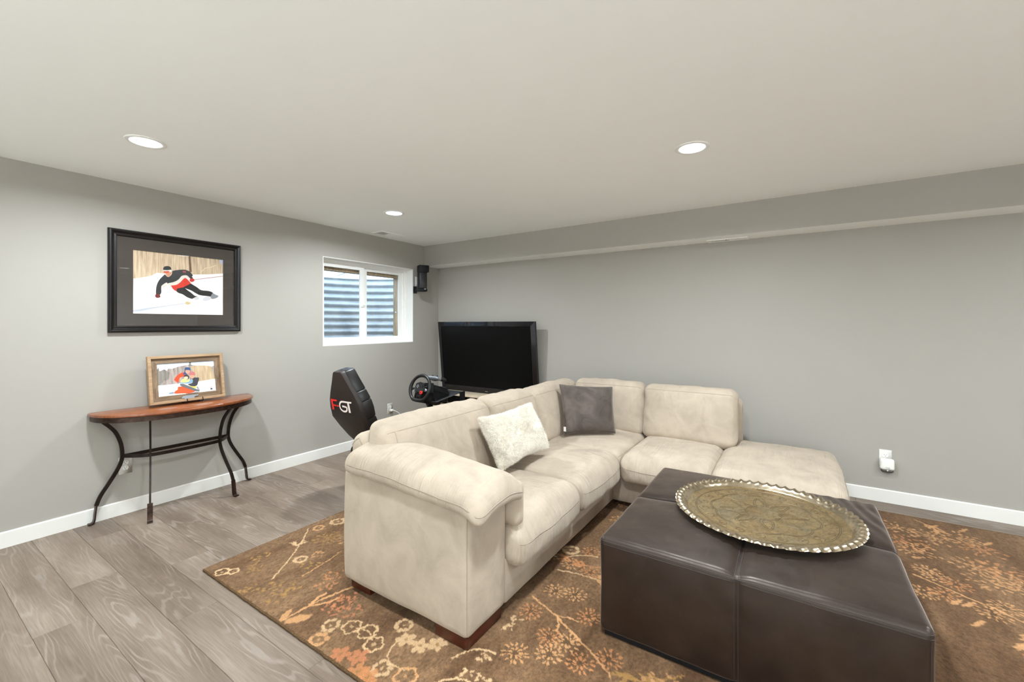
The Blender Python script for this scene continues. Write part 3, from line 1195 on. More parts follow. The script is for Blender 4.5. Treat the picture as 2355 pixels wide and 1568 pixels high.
S4.build('seat_cushion', 'fab_b', sofa, seams=([(-1, -.97, .38), (-1, .97, .38)],))
S5 = Cushion((3.065, -.268, .245), (4.065, .458, .440), .068, (.016, .016, .020), (40, 36, 16), seat_warp(0, 3.19, 1), .005, 8, 11)
S5.build('chaise_cushion', 'fab_b', sofa, seams=([(-1, -.97, .38), (-1, .97, .38)], [(-.97, -1, .38), (.97, -1, .38)]))


# back cushions, leaning
def lean(axis, k, z0=.44):
    def w(v):
        v = v.copy()
        v[..., axis] += k * (v[..., 2] - z0)
        return v
    return w


for lo, hi, nm, seed in (((1.500, 1.655, .415), (2.452, 1.845, .872), 'back_cushion', 12), ((2.452, 1.655, .415), (3.06, 1.845, .868), 'back_cushion', 13), ((3.06, 1.655, .415), (3.90, 1.845, .862), 'corner_back_cushion', 14)):
    Cushion(lo, hi, .078, (.006, .028, .006), (44, 14, 34), lean(1, .30), .0075, 8, seed).build(nm, 'fab_back', sofa,
            seams=([(-.97, -1, .80), (.97, -1, .80)],) + (([(-.86, -1, -.8), (-.86, -1, .80)],) if seed == 12 else ()))
for lo, hi, nm, seed in (((3.700, 1.098, .415), (3.885, 1.775, .876), 'back_cushion', 15), ((3.690, .372, .415), (3.880, 1.098, .872), 'end_back_cushion', 16)):
    Cushion(lo, hi, .072, (.028, .006, .006), (14, 40, 34), lean(0, .20), .007, 8, seed).build(nm, 'fab_back', sofa,
            seams=([(-1, -.97, .86), (-1, .97, .86)],))
for x0, x1, y0, y1 in ((1.412, 1.665, 1.152, 1.335), (1.43, 1.60, 1.80, 1.95), (3.19, 3.36, -.21, -.03), (3.9, 4.06, -.2, -.02), (3.9, 4.08, 1.86, 2.03)):
    box('foot', x0, x1, y0, y1, ZR, .066, 'cherry_dark', sofa, bevel=.003)
put(sofa)


# ================================================================== pillows
def pillow_surface(corners, thick, n=40, pinch=.06, seed=0, lump=.01):
    TL, TR, BR, BL = (np.array(c, float) for c in corners)
    t = np.linspace(-1, 1, n + 1)
    U, W = np.meshgrid(t, t)
    out = []
    nrm = np.cross(TR - BL, TL - BR)
    nrm /= np.linalg.norm(nrm)
    for s in (1, -1):
        u = U * (1 - pinch * (1 - W ** 2) * np.abs(U) ** 3)
        w = W * (1 - pinch * (1 - U ** 2) * np.abs(W) ** 3)
        a, b = (u + 1) / 2, (w + 1) / 2
        P = (BL * ((1 - a) * (1 - b))[..., None] + BR * (a * (1 - b))[..., None] + TR * (a * b)[..., None] + TL * ((1 - a) * b)[..., None])
        h = thick * ((1 - np.abs(U) ** 2.6) * (1 - np.abs(W) ** 2.6)) ** .55
        nz = vnoise(P * 11 + seed) * lump * (1 - np.maximum(np.abs(U), np.abs(W)) ** 6)
        out.append(P + nrm * s * (h + nz)[..., None])
    return out, nrm, U, W


def pillow(name, corners, thick, mat, root, **kw):
    (A, B), nrm, U, W = pillow_surface(corners, thick, **kw)
    n = A.shape[0]
    V = np.vstack([A.reshape(-1, 3), B.reshape(-1, 3)])
    i = np.arange(n * n).reshape(n, n)
    q = np.stack([i[:-1, :-1], i[:-1, 1:], i[1:, 1:], i[1:, :-1]], -1).reshape(-1, 4)
    F = np.vstack([q, q[:, ::-1] + n * n])
    o = mesh_obj(name, V, F, mat, root, smooth=True)
    bm = bmesh.new()
    bm.from_mesh(o.data)
    bmesh.ops.remove_doubles(bm, verts=bm.verts, dist=.0006)
    bmesh.ops.recalc_face_normals(bm, faces=bm.faces)
    bm.to_mesh(o.data)
    bm.free()
    return o, A, B, nrm


wp = thing('white_pillow', 'fluffy cream faux-fur throw pillow leaning on the sofa back', 'pillow', (2.42, 1.5, .47))
wc = ((2.150, 1.665, .800), (2.690, 1.600, .826), (2.690, 1.455, .528), (2.150, 1.495, .500))
body, A, B, nrm = pillow('pillow_body', wc, .085, 'fur', wp, n=40, pinch=.13, seed=4, lump=.012)
me = body.data
me.calc_loop_triangles()
vv = np.array([v.co[:] for v in me.vertices])
vn = np.array([v.normal[:] for v in me.vertices])
tr = np.array([t.vertices[:] for t in me.loop_triangles])
ar = np.linalg.norm(np.cross(vv[tr[:, 1]] - vv[tr[:, 0]], vv[tr[:, 2]] - vv[tr[:, 0]]), axis=1)
NS = 90000
pick = rng.choice(len(tr), NS, p=ar / ar.sum())
r1, r2 = rng.random(NS), rng.random(NS)
fl = r1 + r2 > 1
r1[fl], r2[fl] = 1 - r1[fl], 1 - r2[fl]
bc = np.stack([1 - r1 - r2, r1, r2], -1)[..., None]
P0 = (vv[tr[pick]] * bc).sum(1)
N0 = (vn[tr[pick]] * bc).sum(1)
swirl = np.stack([vnoise(P0 * 17), vnoise(P0 * 17 + 9), vnoise(P0 * 17 + 21)], -1) * 1.9 + rng.normal(0, .5, (NS, 3)) + np.array([0, 0, -.12])
D1 = N0 * .9 + swirl
D1 /= np.linalg.norm(D1, axis=1, keepdims=True)
ln = (.008 + .012 * rng.random(NS))[:, None]
P1 = P0 + D1 * ln * .6
P2 = P1 + (D1 * .55 + swirl * .7) * ln * .5
side = np.cross(D1, rng.normal(0, 1, (NS, 3)))
side /= np.linalg.norm(side, axis=1, keepdims=True)
wdt = .00075
FV = np.stack([P0 - side * wdt, P0 + side * wdt, P1 + side * wdt * .8, P1 - side * wdt * .8, P2], 1).reshape(-1, 3)
b5 = np.arange(NS) * 5
fm = bpy.data.meshes.new('fur')
fm.vertices.add(len(FV))
fm.vertices.foreach_set('co', FV.astype(np.float32).ravel())
lt = np.concatenate([np.stack([b5, b5 + 1, b5 + 2, b5, b5 + 2, b5 + 3, b5 + 3, b5 + 2, b5 + 4], -1)]).reshape(-1)
fm.loops.add(len(lt))
fm.loops.foreach_set('vertex_index', lt.astype(np.int32))
fm.polygons.add(len(lt) // 3)
fm.polygons.foreach_set('loop_start', np.arange(0, len(lt), 3, dtype=np.int32))
fm.update(calc_edges=True)
fm.materials.append(M['fur'])
fo = link(bpy.data.objects.new('fur', fm), wp)
fo['kind'] = 'stuff'
put(wp)

gp = thing('grey_pillow', 'square grey velvet throw pillow in the corner of the sofa', 'pillow', (3.36, 1.45, .46))
gc = ((3.375, 1.715, .868), (3.592, 1.315, .852), (3.490, 1.250, .482), (3.215, 1.588, .486))
g, A, B, nrm = pillow('pillow_body', gc, .075, 'velvet', gp, n=36, pinch=.05, seed=9, lump=.016)
n_ = A.shape[0]
edge = [A[-1, k] for k in range(n_)] + [A[k, -1] for k in range(n_ - 2, -1, -1)] + [A[0, k] for k in range(n_ - 2, -1, -1)] + [A[k, 0] for k in range(1, n_ - 1)]
tube('edge_seam', edge, .0035, 'velvet', gp, 6, closed=True)
mesh_obj('care_tag', [(3.19, 1.583, .515), (3.193, 1.562, .515), (3.187, 1.560, .555), (3.184, 1.581, .555)], [(0, 1, 2, 3)], 'plate', gp)
put(gp)

# ================================================================== ottoman
OX0, OX1, OY0, OY1, OZ = 1.812, 2.935, -.365, .725, .452
oxm, oym = (OX0 + OX1) / 2, (OY0 + OY1) / 2
ott = thing('leather_ottoman', 'large square dark brown leather ottoman with stitched seams', 'ottoman', (oxm, oym, ZR))


def ott_warp(v):
    v = v.copy()
    x, y, z = v[..., 0], v[..., 1], v[..., 2]
    dx, dy = x - oxm, y - oym
    gr = np.exp(-(dx / .030) ** 2) + np.exp(-(dy / .030) ** 2) * 1.0
    sh = np.exp(-(dx / .006) ** 2) + np.exp(-(dy / .006) ** 2)
    top = np.clip((z - (OZ - .03)) / .03, 0, 1)
    v[..., 2] -= top * (.008 * gr + .003 * sh)
    q = (np.abs(np.sin(PI * (x - OX0) / (OX1 - OX0) * 2)) * np.abs(np.sin(PI * (y - OY0) / (OY1 - OY0) * 2))) ** .5
    v[..., 2] += top * .008 * q
    wr = np.sin((y - .3 * x) * 95 + 9 * vnoise(np.stack([x * 6, y * 6, z * 6], -1)))
    v[..., 2] += top * .0022 * wr * np.clip((.02 - y) / .25, 0, 1) * np.clip((x - 2.35) / .3, 0, 1)
    k = (1 - top)
    s = .006 * sh + .004 * gr
    v[..., 0] -= k * np.sign(dx) * s * (np.abs(dx) > .5)
    v[..., 1] -= k * np.sign(dy) * s * (np.abs(dy) > .5)
    return v


OC = Cushion((OX0, OY0, .036), (OX1, OY1, OZ), .024, (.010, .010, .016), (110, 110, 26), ott_warp, .003, 5, 21)
ob = OC.build('leather_cover', 'leather', ott)
ztop = .93
for d in (-.012, .012):
    OC.seam([(-1, d, -1), (-1, d, .9), (-.97, d, 1), (.97, d, 1), (1, d, .9), (1, d, -1)], ob, .0014, 'thread', 60, 'stitch_line')
    OC.seam([(d, -1, -1), (d, -1, .9), (d, -.97, 1), (d, .97, 1), (d, 1, .9), (d, 1, -1)], ob, .0014, 'thread', 60, 'stitch_line')
for zz_ in (.86, .93):
    OC.seam([(-1, -.985, zz_), (-1, .985, zz_), (-.985, 1, zz_), (.985, 1, zz_), (1, .985, zz_), (1, -.985, zz_), (.985, -1, zz_), (-.985, -1, zz_), (-1, -.985, zz_)], ob, .0014, 'thread', 60, 'stitch_line')
for sx in (-1, 1):
    for sy in (-1, 1):
        OC.seam([(sx, sy * .985, -.98), (sx, sy * .985, .86)], ob, .0011, 'thread', 30, 'stitch_line')
box('plinth', OX0 + .02, OX1 - .02, OY0 + .02, OY1 - .02, ZR, .045, 'black_matte', ott)
put(ott)

# ================================================================== brass tray
TCX, TCY, TZ = 2.416, .123, .4735
tray = thing('brass_tray', 'large round engraved brass tray with fluted rim on the ottoman', 'tray', (TCX, TCY, TZ))
prof = [(.0005, .004), (.10, .004), (.20, .004), (.29, .004), (.330, .0045), (.340, .006)]
V, F = lathe_data(prof, 112, (TCX, TCY, TZ))
V2, F2 = lathe_data([(r, z - .0025) for r, z in prof], 112, (TCX, TCY, TZ))
mb = MB().add(V, F).add(V2, [f[::-1] for f in F2])
mb.build('tray_plate', 'brass', tray, smooth=True)
NFL, PER = 56, 14
na = NFL * PER
secs = [(0, .340, .006, 0), (.2, .346, .011, .08), (.4, .3515, .019, .35), (.6, .358, .026, .75), (.75, .368, .0305, 1.0), (.88, .381, .0315, 1.0), (1, .392, .0290, .9), (1.1, .3975, .0240, .7)]
V, F = [], []
for side_ in (0, 1):
    for s, r, z, am in secs:
        for k in range(na):
            a = 2 * PI * k / na
            ph = (k % PER) / PER
            fl_ = 1 - 2 * math.sin(PI * ph) ** 1.15    # sharp ridges, round hollows
            rr = r + am * .0045 * fl_ - side_ * .0018
            zz_ = z + am * .0040 * fl_ - side_ * .0018
            V.append((TCX + rr * math.cos(a), TCY + rr * math.sin(a), TZ + zz_))
ns = len(secs)
for i in range(ns - 1):
    for k in range(na):
        j = (k + 1) % na
        F.append((i * na + k, i * na + j, (i + 1) * na + j, (i + 1) * na + k))
        o_ = ns * na
        F.append((o_ + i * na + k, o_ + (i + 1) * na + k, o_ + (i + 1) * na + j, o_ + i * na + j))
for k in range(na):
    j = (k + 1) % na
    F.append(((ns - 1) * na + k, (ns - 1) * na + j, ns * na + (ns - 1) * na + j, ns * na + (ns - 1) * na + k))
mesh_obj('fluted_rim', V, F, 'rim', tray, smooth=True, sharp=.75)
zr = TZ + .0041


def ringpath(fn, n=160):
    return [(TCX + fn(a) * math.cos(a), TCY + fn(a) * math.sin(a), zr) for a in np.linspace(0, 2 * PI, n, endpoint=False)]


for fn in (lambda a: .302, lambda a: .296, lambda a: .215 + .02 * abs(math.cos(4 * a)), lambda a: .208 + .02 * abs(math.cos(4 * a)), lambda a: .075):
    tube('engraved_ring', ringpath(fn), .0013, 'engrave', tray, 5, closed=True)
for k in range(8):
    a0 = 2 * PI * k / 8 + .2
    for rc, ln_, wd in ((.128, .062, .026), (.128, .050, .017)):
        c_ = (TCX + rc * math.cos(a0), TCY + rc * math.sin(a0))
        p_ = []
        for t in np.linspace(0, 2 * PI, 30, endpoint=False):
            u_, w_ = ln_ * math.cos(t), wd * math.sin(t) * (1 - .5 * math.cos(t))
            p_.append((c_[0] + u_ * math.cos(a0) - w_ * math.sin(a0), c_[1] + u_ * math.sin(a0) + w_ * math.cos(a0), zr))
        tube('engraved_petal', p_, .0012, 'engrave', tray, 5, closed=True)
for k in range(20):
    a0 = 2 * PI * k / 20
    c_ = (TCX + .262 * math.cos(a0), TCY + .262 * math.sin(a0))
    p_ = [(c_[0] + .026 * (1 - t / 9.5) * math.cos(t + a0), c_[1] + .026 * (1 - t / 9.5) * math.sin(t + a0), zr) for t in np.linspace(0, 8.2, 40)]
    tube('engraved_scroll', p_, .0012, 'engrave', tray, 5)
put(tray)


# ================================================================== console table
TX, TZT = 1.407, .776
tab = thing('console_table', 'half-moon cherry wood console table with curved iron legs', 'table', (TX, 3.98, 0))


def moon(k=1.0, n=56):
    pts = []
    for t in np.linspace(0, PI, n):
        c, s = math.cos(t), math.sin(t)
        pts.append((TX + .527 * k * np.sign(c) * abs(c) ** .88, 4.118 - (.378 * k * s ** .88 if s > 1e-6 else 0)))
    return pts


mb = MB()
lev = [(.984, .750), (1.0, .755), (1.004, .763), (1.0, .771), (.984, TZT)]
nn_ = 56
V, F = [], []
for k, z in lev:
    V += [(x, y, z) for x, y in moon(k)]
for i in range(len(lev) - 1):
    for j in range(nn_):
        jj = (j + 1) % nn_
        F.append((i * nn_ + j, i * nn_ + jj, (i + 1) * nn_ + jj, (i + 1) * nn_ + j))
F.append(tuple(range(nn_))[::-1])
F.append(tuple(range((len(lev) - 1) * nn_, len(lev) * nn_)))
fix_normals(mesh_obj('table_top', V, F, 'cherry', tab, smooth=True, sharp=.7))
ap = [(x, y, .733) for x, y in moon(.972)]
tube('apron', ap, 1, 'iron_worn', tab, flat=(.004, .0165), up=(0, 0, 1))
box('back_rail', TX - .50, TX + .50, 4.106, 4.116, .717, .749, 'iron', tab)
SP = [(.750, .128), (.714, .112), (.66, .066), (.61, .034), (.53, .008), (.45, .0), (.40, .006), (.34, .030), (.254, .078), (.185, .118), (.125, .140)]
FP = [(.128, .139), (.10, .143), (.06, .147), (.030, .150), (.012, .156), (.0065, .168), (.008, .182)]
for wx, wy, dx, dy in ((TX - .35, 4.085, -1, 0), (TX + .35, 4.085, 1, 0), (TX - .228, 3.945, -.30, -.954), (TX + .228, 3.945, .30, -.954)):
    pth = smooth_path([(wx + dx * s, wy + dy * s, z) for z, s in SP], 5)
    lg = tube('leg', pth, 1, 'iron', tab, flat=(.0115, .006), up=(-dy, dx, 0))
    pth = smooth_path([(wx + dx * s, wy + dy * s, z) for z, s in FP], 5)
    tube('scroll_foot', pth, 1, 'iron_worn', lg, flat=(.0045, .0155), up=(-dy, dx, 0))
ring = smooth_path([(TX - .345, 4.085, .437), (TX - .30, 4.02, .437), (TX - .225, 3.952, .437), (TX - .10, 3.935, .437), (TX, 3.932, .437), (TX + .10, 3.935, .437), (TX + .225, 3.952, .437), (TX + .30, 4.02, .437), (TX + .345, 4.085, .437)], 5)
tube('curved_stretcher', ring, 1, 'iron', tab, flat=(.004, .012), up=(0, 0, 1))
box('straight_stretcher', TX - .345, TX + .345, 4.081, 4.089, .425, .449, 'iron', tab)
put(tab)

# ================================================================== pictures
SKI={
 'snow':[(1.131, 1.738), (1.185, 1.752), (1.237, 1.768), (1.272, 1.795), (1.314, 1.794), (1.516, 1.805), (1.625, 1.818), (1.733, 1.835), (1.73, 1.477), (1.126, 1.477)],
 'shadowline':[(1.127, 1.502), (1.228, 1.525), (1.344, 1.546), (1.46, 1.569), (1.46, 1.564), (1.344, 1.54), (1.228, 1.512), (1.171, 1.494), (1.127, 1.49)],
 'hat':[(1.313, 1.838), (1.32, 1.849), (1.338, 1.855), (1.356, 1.851), (1.362, 1.84), (1.362, 1.826), (1.342, 1.821), (1.313, 1.821)],
 'gogglestrap':[(1.312, 1.82), (1.342, 1.823), (1.362, 1.828), (1.367, 1.816), (1.356, 1.808), (1.347, 1.816), (1.314, 1.81)],
 'face':[(1.315, 1.807), (1.326, 1.795), (1.332, 1.781), (1.344, 1.77), (1.359, 1.785), (1.364, 1.81), (1.35, 1.814)],
 'goggles':[(1.314, 1.812), (1.329, 1.814), (1.347, 1.816), (1.345, 1.802), (1.329, 1.799), (1.317, 1.8)],
 'jacket':[(1.373, 1.82), (1.419, 1.834), (1.457, 1.838), (1.486, 1.828), (1.503, 1.808), (1.511, 1.796), (1.503, 1.789), (1.511, 1.774), (1.493, 1.769), (1.486, 1.776), (1.47, 1.79), (1.434, 1.779), (1.412, 1.754), (1.381, 1.733), (1.341, 1.718), (1.308, 1.693), (1.299, 1.678), (1.3, 1.649), (1.291, 1.626), (1.269, 1.625), (1.266, 1.65), (1.27, 1.694), (1.284, 1.736), (1.308, 1.771), (1.323, 1.787), (1.332, 1.777), (1.344, 1.769), (1.359, 1.781), (1.37, 1.803)],
 'patch':[(1.439, 1.829), (1.462, 1.827), (1.462, 1.814), (1.439, 1.816)],
 'band':[(1.47, 1.793), (1.434, 1.787), (1.412, 1.756), (1.381, 1.733), (1.341, 1.718), (1.332, 1.725), (1.299, 1.693), (1.312, 1.672), (1.332, 1.706), (1.362, 1.701), (1.396, 1.711), (1.425, 1.736), (1.447, 1.765), (1.476, 1.771), (1.489, 1.753), (1.486, 1.768)],
 'red':[(1.45, 1.769), (1.467, 1.767), (1.489, 1.742), (1.493, 1.73), (1.457, 1.704), (1.431, 1.691), (1.403, 1.682), (1.395, 1.662), (1.372, 1.681), (1.367, 1.694), (1.362, 1.703), (1.396, 1.711), (1.425, 1.736)],
 'glove1':[(1.262, 1.624), (1.278, 1.633), (1.291, 1.622), (1.293, 1.608), (1.275, 1.601), (1.263, 1.608)],
 'glove2':[(1.489, 1.765), (1.506, 1.772), (1.519, 1.767), (1.519, 1.752), (1.503, 1.743), (1.489, 1.749)],
 'pole':[(1.519, 1.765), (1.732, 1.814), (1.732, 1.81), (1.519, 1.761)],
 'leg1':[(1.396, 1.685), (1.425, 1.695), (1.45, 1.693), (1.476, 1.671), (1.499, 1.654), (1.522, 1.632), (1.543, 1.625), (1.516, 1.612), (1.503, 1.605), (1.47, 1.617), (1.441, 1.638), (1.412, 1.648), (1.396, 1.664)],
 'leg2':[(1.493, 1.73), (1.516, 1.717), (1.539, 1.703), (1.57, 1.681), (1.625, 1.677), (1.656, 1.663), (1.653, 1.631), (1.625, 1.633), (1.563, 1.638), (1.532, 1.652), (1.499, 1.673), (1.457, 1.689), (1.444, 1.7), (1.47, 1.717)],
 'boot1':[(1.516, 1.612), (1.543, 1.625), (1.553, 1.606), (1.526, 1.597)],
 'boot2':[(1.653, 1.659), (1.678, 1.648), (1.696, 1.641), (1.689, 1.625), (1.653, 1.611), (1.639, 1.626)],
 'spray':[(1.59, 1.62), (1.639, 1.638), (1.656, 1.627), (1.625, 1.598), (1.583, 1.594)],
 'skitip':[(1.46, 1.578), (1.473, 1.581), (1.496, 1.57), (1.476, 1.556), (1.46, 1.561)],
 'trunk':[(1.48, 1.952), (1.494, 1.952), (1.503, 1.824), (1.486, 1.822)],
 'sky':[(1.707, 1.952), (1.735, 1.954), (1.734, 1.913), (1.712, 1.916)],
 'branch':[(1.564, 1.83), (1.597, 1.869), (1.639, 1.882), (1.678, 1.904), (1.68, 1.899), (1.641, 1.875), (1.6, 1.864), (1.568, 1.826)],
}
FAM={
 'photo':[(0.1077, 0.8424), (0.8905, 0.8381), (0.8874, 0.1312), (0.1115, 0.1223)],
 'inner':[(0.04, 0.9331), (0.9603, 0.9443), (0.9598, 0.0485), (0.0393, 0.0453)],
 'trees':[(0.109, 0.6913), (0.1401, 0.7634), (0.1496, 0.687), (0.2114, 0.7224), (0.2314, 0.6782), (0.2632, 0.734), (0.3046, 0.7212), (0.3999, 0.7627), (0.4801, 0.7762), (0.5449, 0.7828), (0.6258, 0.7575), (0.769, 0.7433), (0.8463, 0.7091), (0.8895, 0.7314), (0.8869, 0.4242), (0.6705, 0.3987), (0.4561, 0.3998), (0.2737, 0.3894), (0.1466, 0.3932), (0.1114, 0.3936)],
 'pines':[(0.109, 0.6913), (0.135, 0.764), (0.1496, 0.687), (0.2114, 0.7224), (0.2722, 0.6401), (0.26, 0.5074), (0.1982, 0.4816), (0.1467, 0.4055), (0.1115, 0.4018)],
 'pinetop':[(0.5355, 0.8446), (0.5624, 0.8377), (0.5611, 0.7812), (0.5875, 0.7526), (0.5066, 0.7606), (0.5343, 0.7925)],
 'birch':[(0.5494, 0.7477), (0.6257, 0.7531), (0.769, 0.7433), (0.8463, 0.7091), (0.8841, 0.4245), (0.6705, 0.3987), (0.6086, 0.5173)],
 'snow':[(0.1114, 0.3896), (0.2738, 0.3935), (0.4561, 0.3998), (0.6706, 0.403), (0.8871, 0.4285), (0.8874, 0.1312), (0.1115, 0.1223)],
 'rjacket':[(0.4397, 0.6303), (0.4653, 0.5848), (0.4805, 0.5491), (0.4059, 0.5238), (0.3837, 0.4591), (0.3776, 0.4096), (0.3317, 0.4654), (0.3271, 0.4994), (0.3702, 0.5786)],
 'helm1':[(0.4734, 0.7123), (0.4899, 0.7321), (0.5327, 0.7252), (0.5455, 0.6962), (0.5443, 0.6446), (0.5354, 0.6113), (0.5077, 0.5716), (0.4651, 0.5763), (0.4389, 0.5878), (0.4666, 0.6444)],
 'face1':[(0.4804, 0.6686), (0.5366, 0.6627), (0.5356, 0.6198), (0.5079, 0.5801), (0.482, 0.6171)],
 'helm2':[(0.5356, 0.6198), (0.5682, 0.6292), (0.5975, 0.6131), (0.6072, 0.569), (0.5984, 0.5442), (0.5288, 0.5606)],
 'face2':[(0.534, 0.5515), (0.5929, 0.5405), (0.5863, 0.4942), (0.5591, 0.4804), (0.5357, 0.5129)],
 'helm3':[(0.4514, 0.5524), (0.4757, 0.5709), (0.5074, 0.5588), (0.5227, 0.5272), (0.5109, 0.4776), (0.4582, 0.5008)],
 'face3':[(0.4589, 0.5303), (0.504, 0.5251), (0.5002, 0.4788), (0.4734, 0.4651), (0.4554, 0.4926)],
 'kid':[(0.4153, 0.4637), (0.4528, 0.4929), (0.4891, 0.4548), (0.5266, 0.4672), (0.5148, 0.4178), (0.4563, 0.4082), (0.404, 0.4231)],
 'blue':[(0.5154, 0.4431), (0.564, 0.4628), (0.5624, 0.395), (0.5086, 0.3764), (0.3776, 0.4096), (0.3936, 0.4244)],
 'dark':[(0.5647, 0.4882), (0.6133, 0.4911), (0.6563, 0.4774), (0.6373, 0.3772), (0.6139, 0.3123), (0.5496, 0.3122), (0.4976, 0.361), (0.5621, 0.3866)],
 'rpants':[(0.3709, 0.3271), (0.4544, 0.3162), (0.5323, 0.2558), (0.5894, 0.1936), (0.5037, 0.1638), (0.4306, 0.1782), (0.3169, 0.1941), (0.328, 0.2419), (0.3595, 0.2706)],
 'board':[(0.3981, 0.3903), (0.4348, 0.3857), (0.6488, 0.2065), (0.6482, 0.1855), (0.5947, 0.1929), (0.4179, 0.3293), (0.3923, 0.3577)],
 'yellow':[(0.518, 0.3247), (0.6082, 0.3004), (0.6019, 0.2633), (0.5645, 0.2682)],
 'grey':[(0.6081, 0.2962), (0.635, 0.2927), (0.6566, 0.197), (0.6273, 0.2094)],
 'boot':[(0.2458, 0.2204), (0.3073, 0.2324), (0.3041, 0.1918), (0.2556, 0.1946)],
 'mark':[(0.8022, 0.2282), (0.8298, 0.2288), (0.8342, 0.194), (0.8065, 0.1935)],
 'mark2':[(0.8031, 0.2554), (0.8335, 0.2539), (0.8331, 0.2429), (0.8027, 0.2452)],
 'plaque':[(0.3977, 0.0924), (0.419, 0.1221), (0.4504, 0.1259), (0.5716, 0.1251), (0.6196, 0.1225), (0.619, 0.1017), (0.5707, 0.0878), (0.5646, 0.0597), (0.4749, 0.0523), (0.4435, 0.0488), (0.4284, 0.0715), (0.3998, 0.0675)],
}


def forest(name, a, b, sx):
    t = NT(name)
    c = t.ramp(t.noise(t.coord(scale=(sx, 1, 6)), 1.0, 4, .6), [(.25, a), (.5, tuple((p + q) / 2 for p, q in zip(a, b))), (.75, b)])
    t.set(Base_Color=c, Roughness=.5)
    return t.m


def ink(col):
    k = 'ink_%d_%d_%d' % tuple(int(c * 255) for c in col)
    if k not in M:
        M[k] = plain(k, tuple(((c + .055) / 1.055) ** 2.4 if c > .04 else c / 12.92 for c in col), .5)
    return M[k]


M['print_forest'] = forest('print_aspen_forest', (.30, .20, .12), (.80, .62, .42), 75)
M['print_birch'] = forest('print_birch_forest', (.30, .20, .11), (.66, .50, .32), 120)
M['print_hill'] = forest('print_tree_hill', (.13, .10, .085), (.55, .46, .42), 60)
M['print_pine'] = forest('print_pines', (.08, .075, .06), (.36, .32, .28), 60)


def flat_print(name, layers, fn, parent, t0, dt):
    mb_, mats = MB(), []
    for i, (pts, m) in enumerate(layers):
        if m not in mats:
            mats.append(m)
        P = [fn(u, v, t0 + dt * i) for u, v in pts]
        mb_.add(P, poly_tris([(u, v, 0) for u, v in pts]), mats.index(m))
    me_o = mb_.build(name, mats, parent)
    return me_o


def rounded(pts, k=3):
    """closed smooth outline through the points"""
    P = np.asarray(pts, float)
    n = len(P)
    out = []
    for i in range(n):
        a, b, c, e_ = P[i - 1], P[i], P[(i + 1) % n], P[(i + 2) % n]
        for t in np.linspace(0, 1, k, endpoint=False):
            out.append(tuple(.5 * ((2 * b) + (-a + c) * t + (2 * a - 5 * b + 4 * c - e_) * t * t + (-a + 3 * b - 3 * c + e_) * t ** 3)))
    return out


def rail_set(root, name, fn, u0, u1, v0, v1, prof, mats):
    """mitred frame: prof = [(inward, height)], fn(u, v, t) in metres"""
    cor = [(u0, v0, 1, 1), (u1, v0, -1, 1), (u1, v1, -1, -1), (u0, v1, 1, -1)]
    for k in range(4):
        a, b = cor[k], cor[(k + 1) % 4]
        V = [fn(c[0] + c[2] * d, c[1] + c[3] * d, t) for c in (a, b) for d, t in prof]
        n = len(prof)
        F = [(i, i + 1, n + i + 1, n + i) for i in range(n - 1)] + [tuple(range(n)), tuple(range(2 * n - 1, n - 1, -1)), (n - 1, 0, n, 2 * n - 1)]
        fix_normals(mesh_obj(name, V, F, mats[k % 2] if isinstance(mats, tuple) else mats, root, smooth=True, sharp=.5))


pic = thing('skier_picture', 'black framed photo of a skier racing downhill, hung on the wall', 'picture', (1.426, YL, 1.335))
fw = lambda u, v, t: (u, YL - .001 - t, v)
rail_set(pic, 'frame_rail', fw, .985, 1.867, 1.335, 2.092, [(0, 0), (0, .022), (.006, .030), (.014, .032), (.022, .028), (.027, .021), (.034, .019), (.042, .021), (.047, .019), (.050, .013), (.050, 0)], 'frame_black')
PX0, PX1, PZ0, PZ1 = 1.128, 1.734, 1.477, 1.953
m = MB()
m.box(1.03, PX0, YL - .010, YL - .002, 1.38, 2.047)
m.box(PX1, 1.822, YL - .010, YL - .002, 1.38, 2.047)
m.box(PX0, PX1, YL - .010, YL - .002, 1.38, PZ0)
m.box(PX0, PX1, YL - .010, YL - .002, PZ1, 2.047)
m.build('mat_board', 'mat_brown', pic)
SC = {'snow': (.95, .92, .905), 'shadowline': (.72, .73, .76), 'hat': (.10, .10, .10), 'gogglestrap': (.88, .85, .82), 'face': (.80, .55, .42), 'goggles': (.80, .30, .20),
      'jacket': (.15, .155, .165), 'patch': (.60, .25, .27), 'band': (.84, .81, .76), 'red': (.80, .19, .12), 'glove1': (.42, .10, .08), 'glove2': (.75, .17, .13),
      'pole': (.62, .36, .36), 'leg1': (.09, .09, .095), 'leg2': (.06, .06, .065), 'boot1': (.78, .77, .76), 'boot2': (.52, .52, .54), 'spray': (.80, .79, .80), 'skitip': (.80, .72, .50),
      'trunk': (.42, .30, .22), 'sky': (.66, .68, .76), 'branch': (.88, .78, .64)}
lay = [([(PX0, PZ0), (PX1, PZ0), (PX1, PZ1), (PX0, PZ1)], M['print_forest'])]
for k in ('sky', 'trunk', 'branch', 'snow', 'shadowline', 'spray', 'pole', 'leg2', 'leg1', 'boot1', 'boot2', 'skitip', 'jacket', 'band', 'red', 'glove1', 'glove2', 'patch', 'face', 'hat', 'gogglestrap', 'goggles'):
    lay.append((SKI[k] if k in ('sky', 'trunk', 'snow', 'pole', 'patch', 'branch', 'shadowline') else rounded(SKI[k]), ink(SC[k])))
flat_print('photo_print', lay, fw, pic, .004, .00012)
box('glazing', 1.032, 1.820, YL - .0150, YL - .0135, 1.382, 2.045, 'glass', pic)
put(pic)

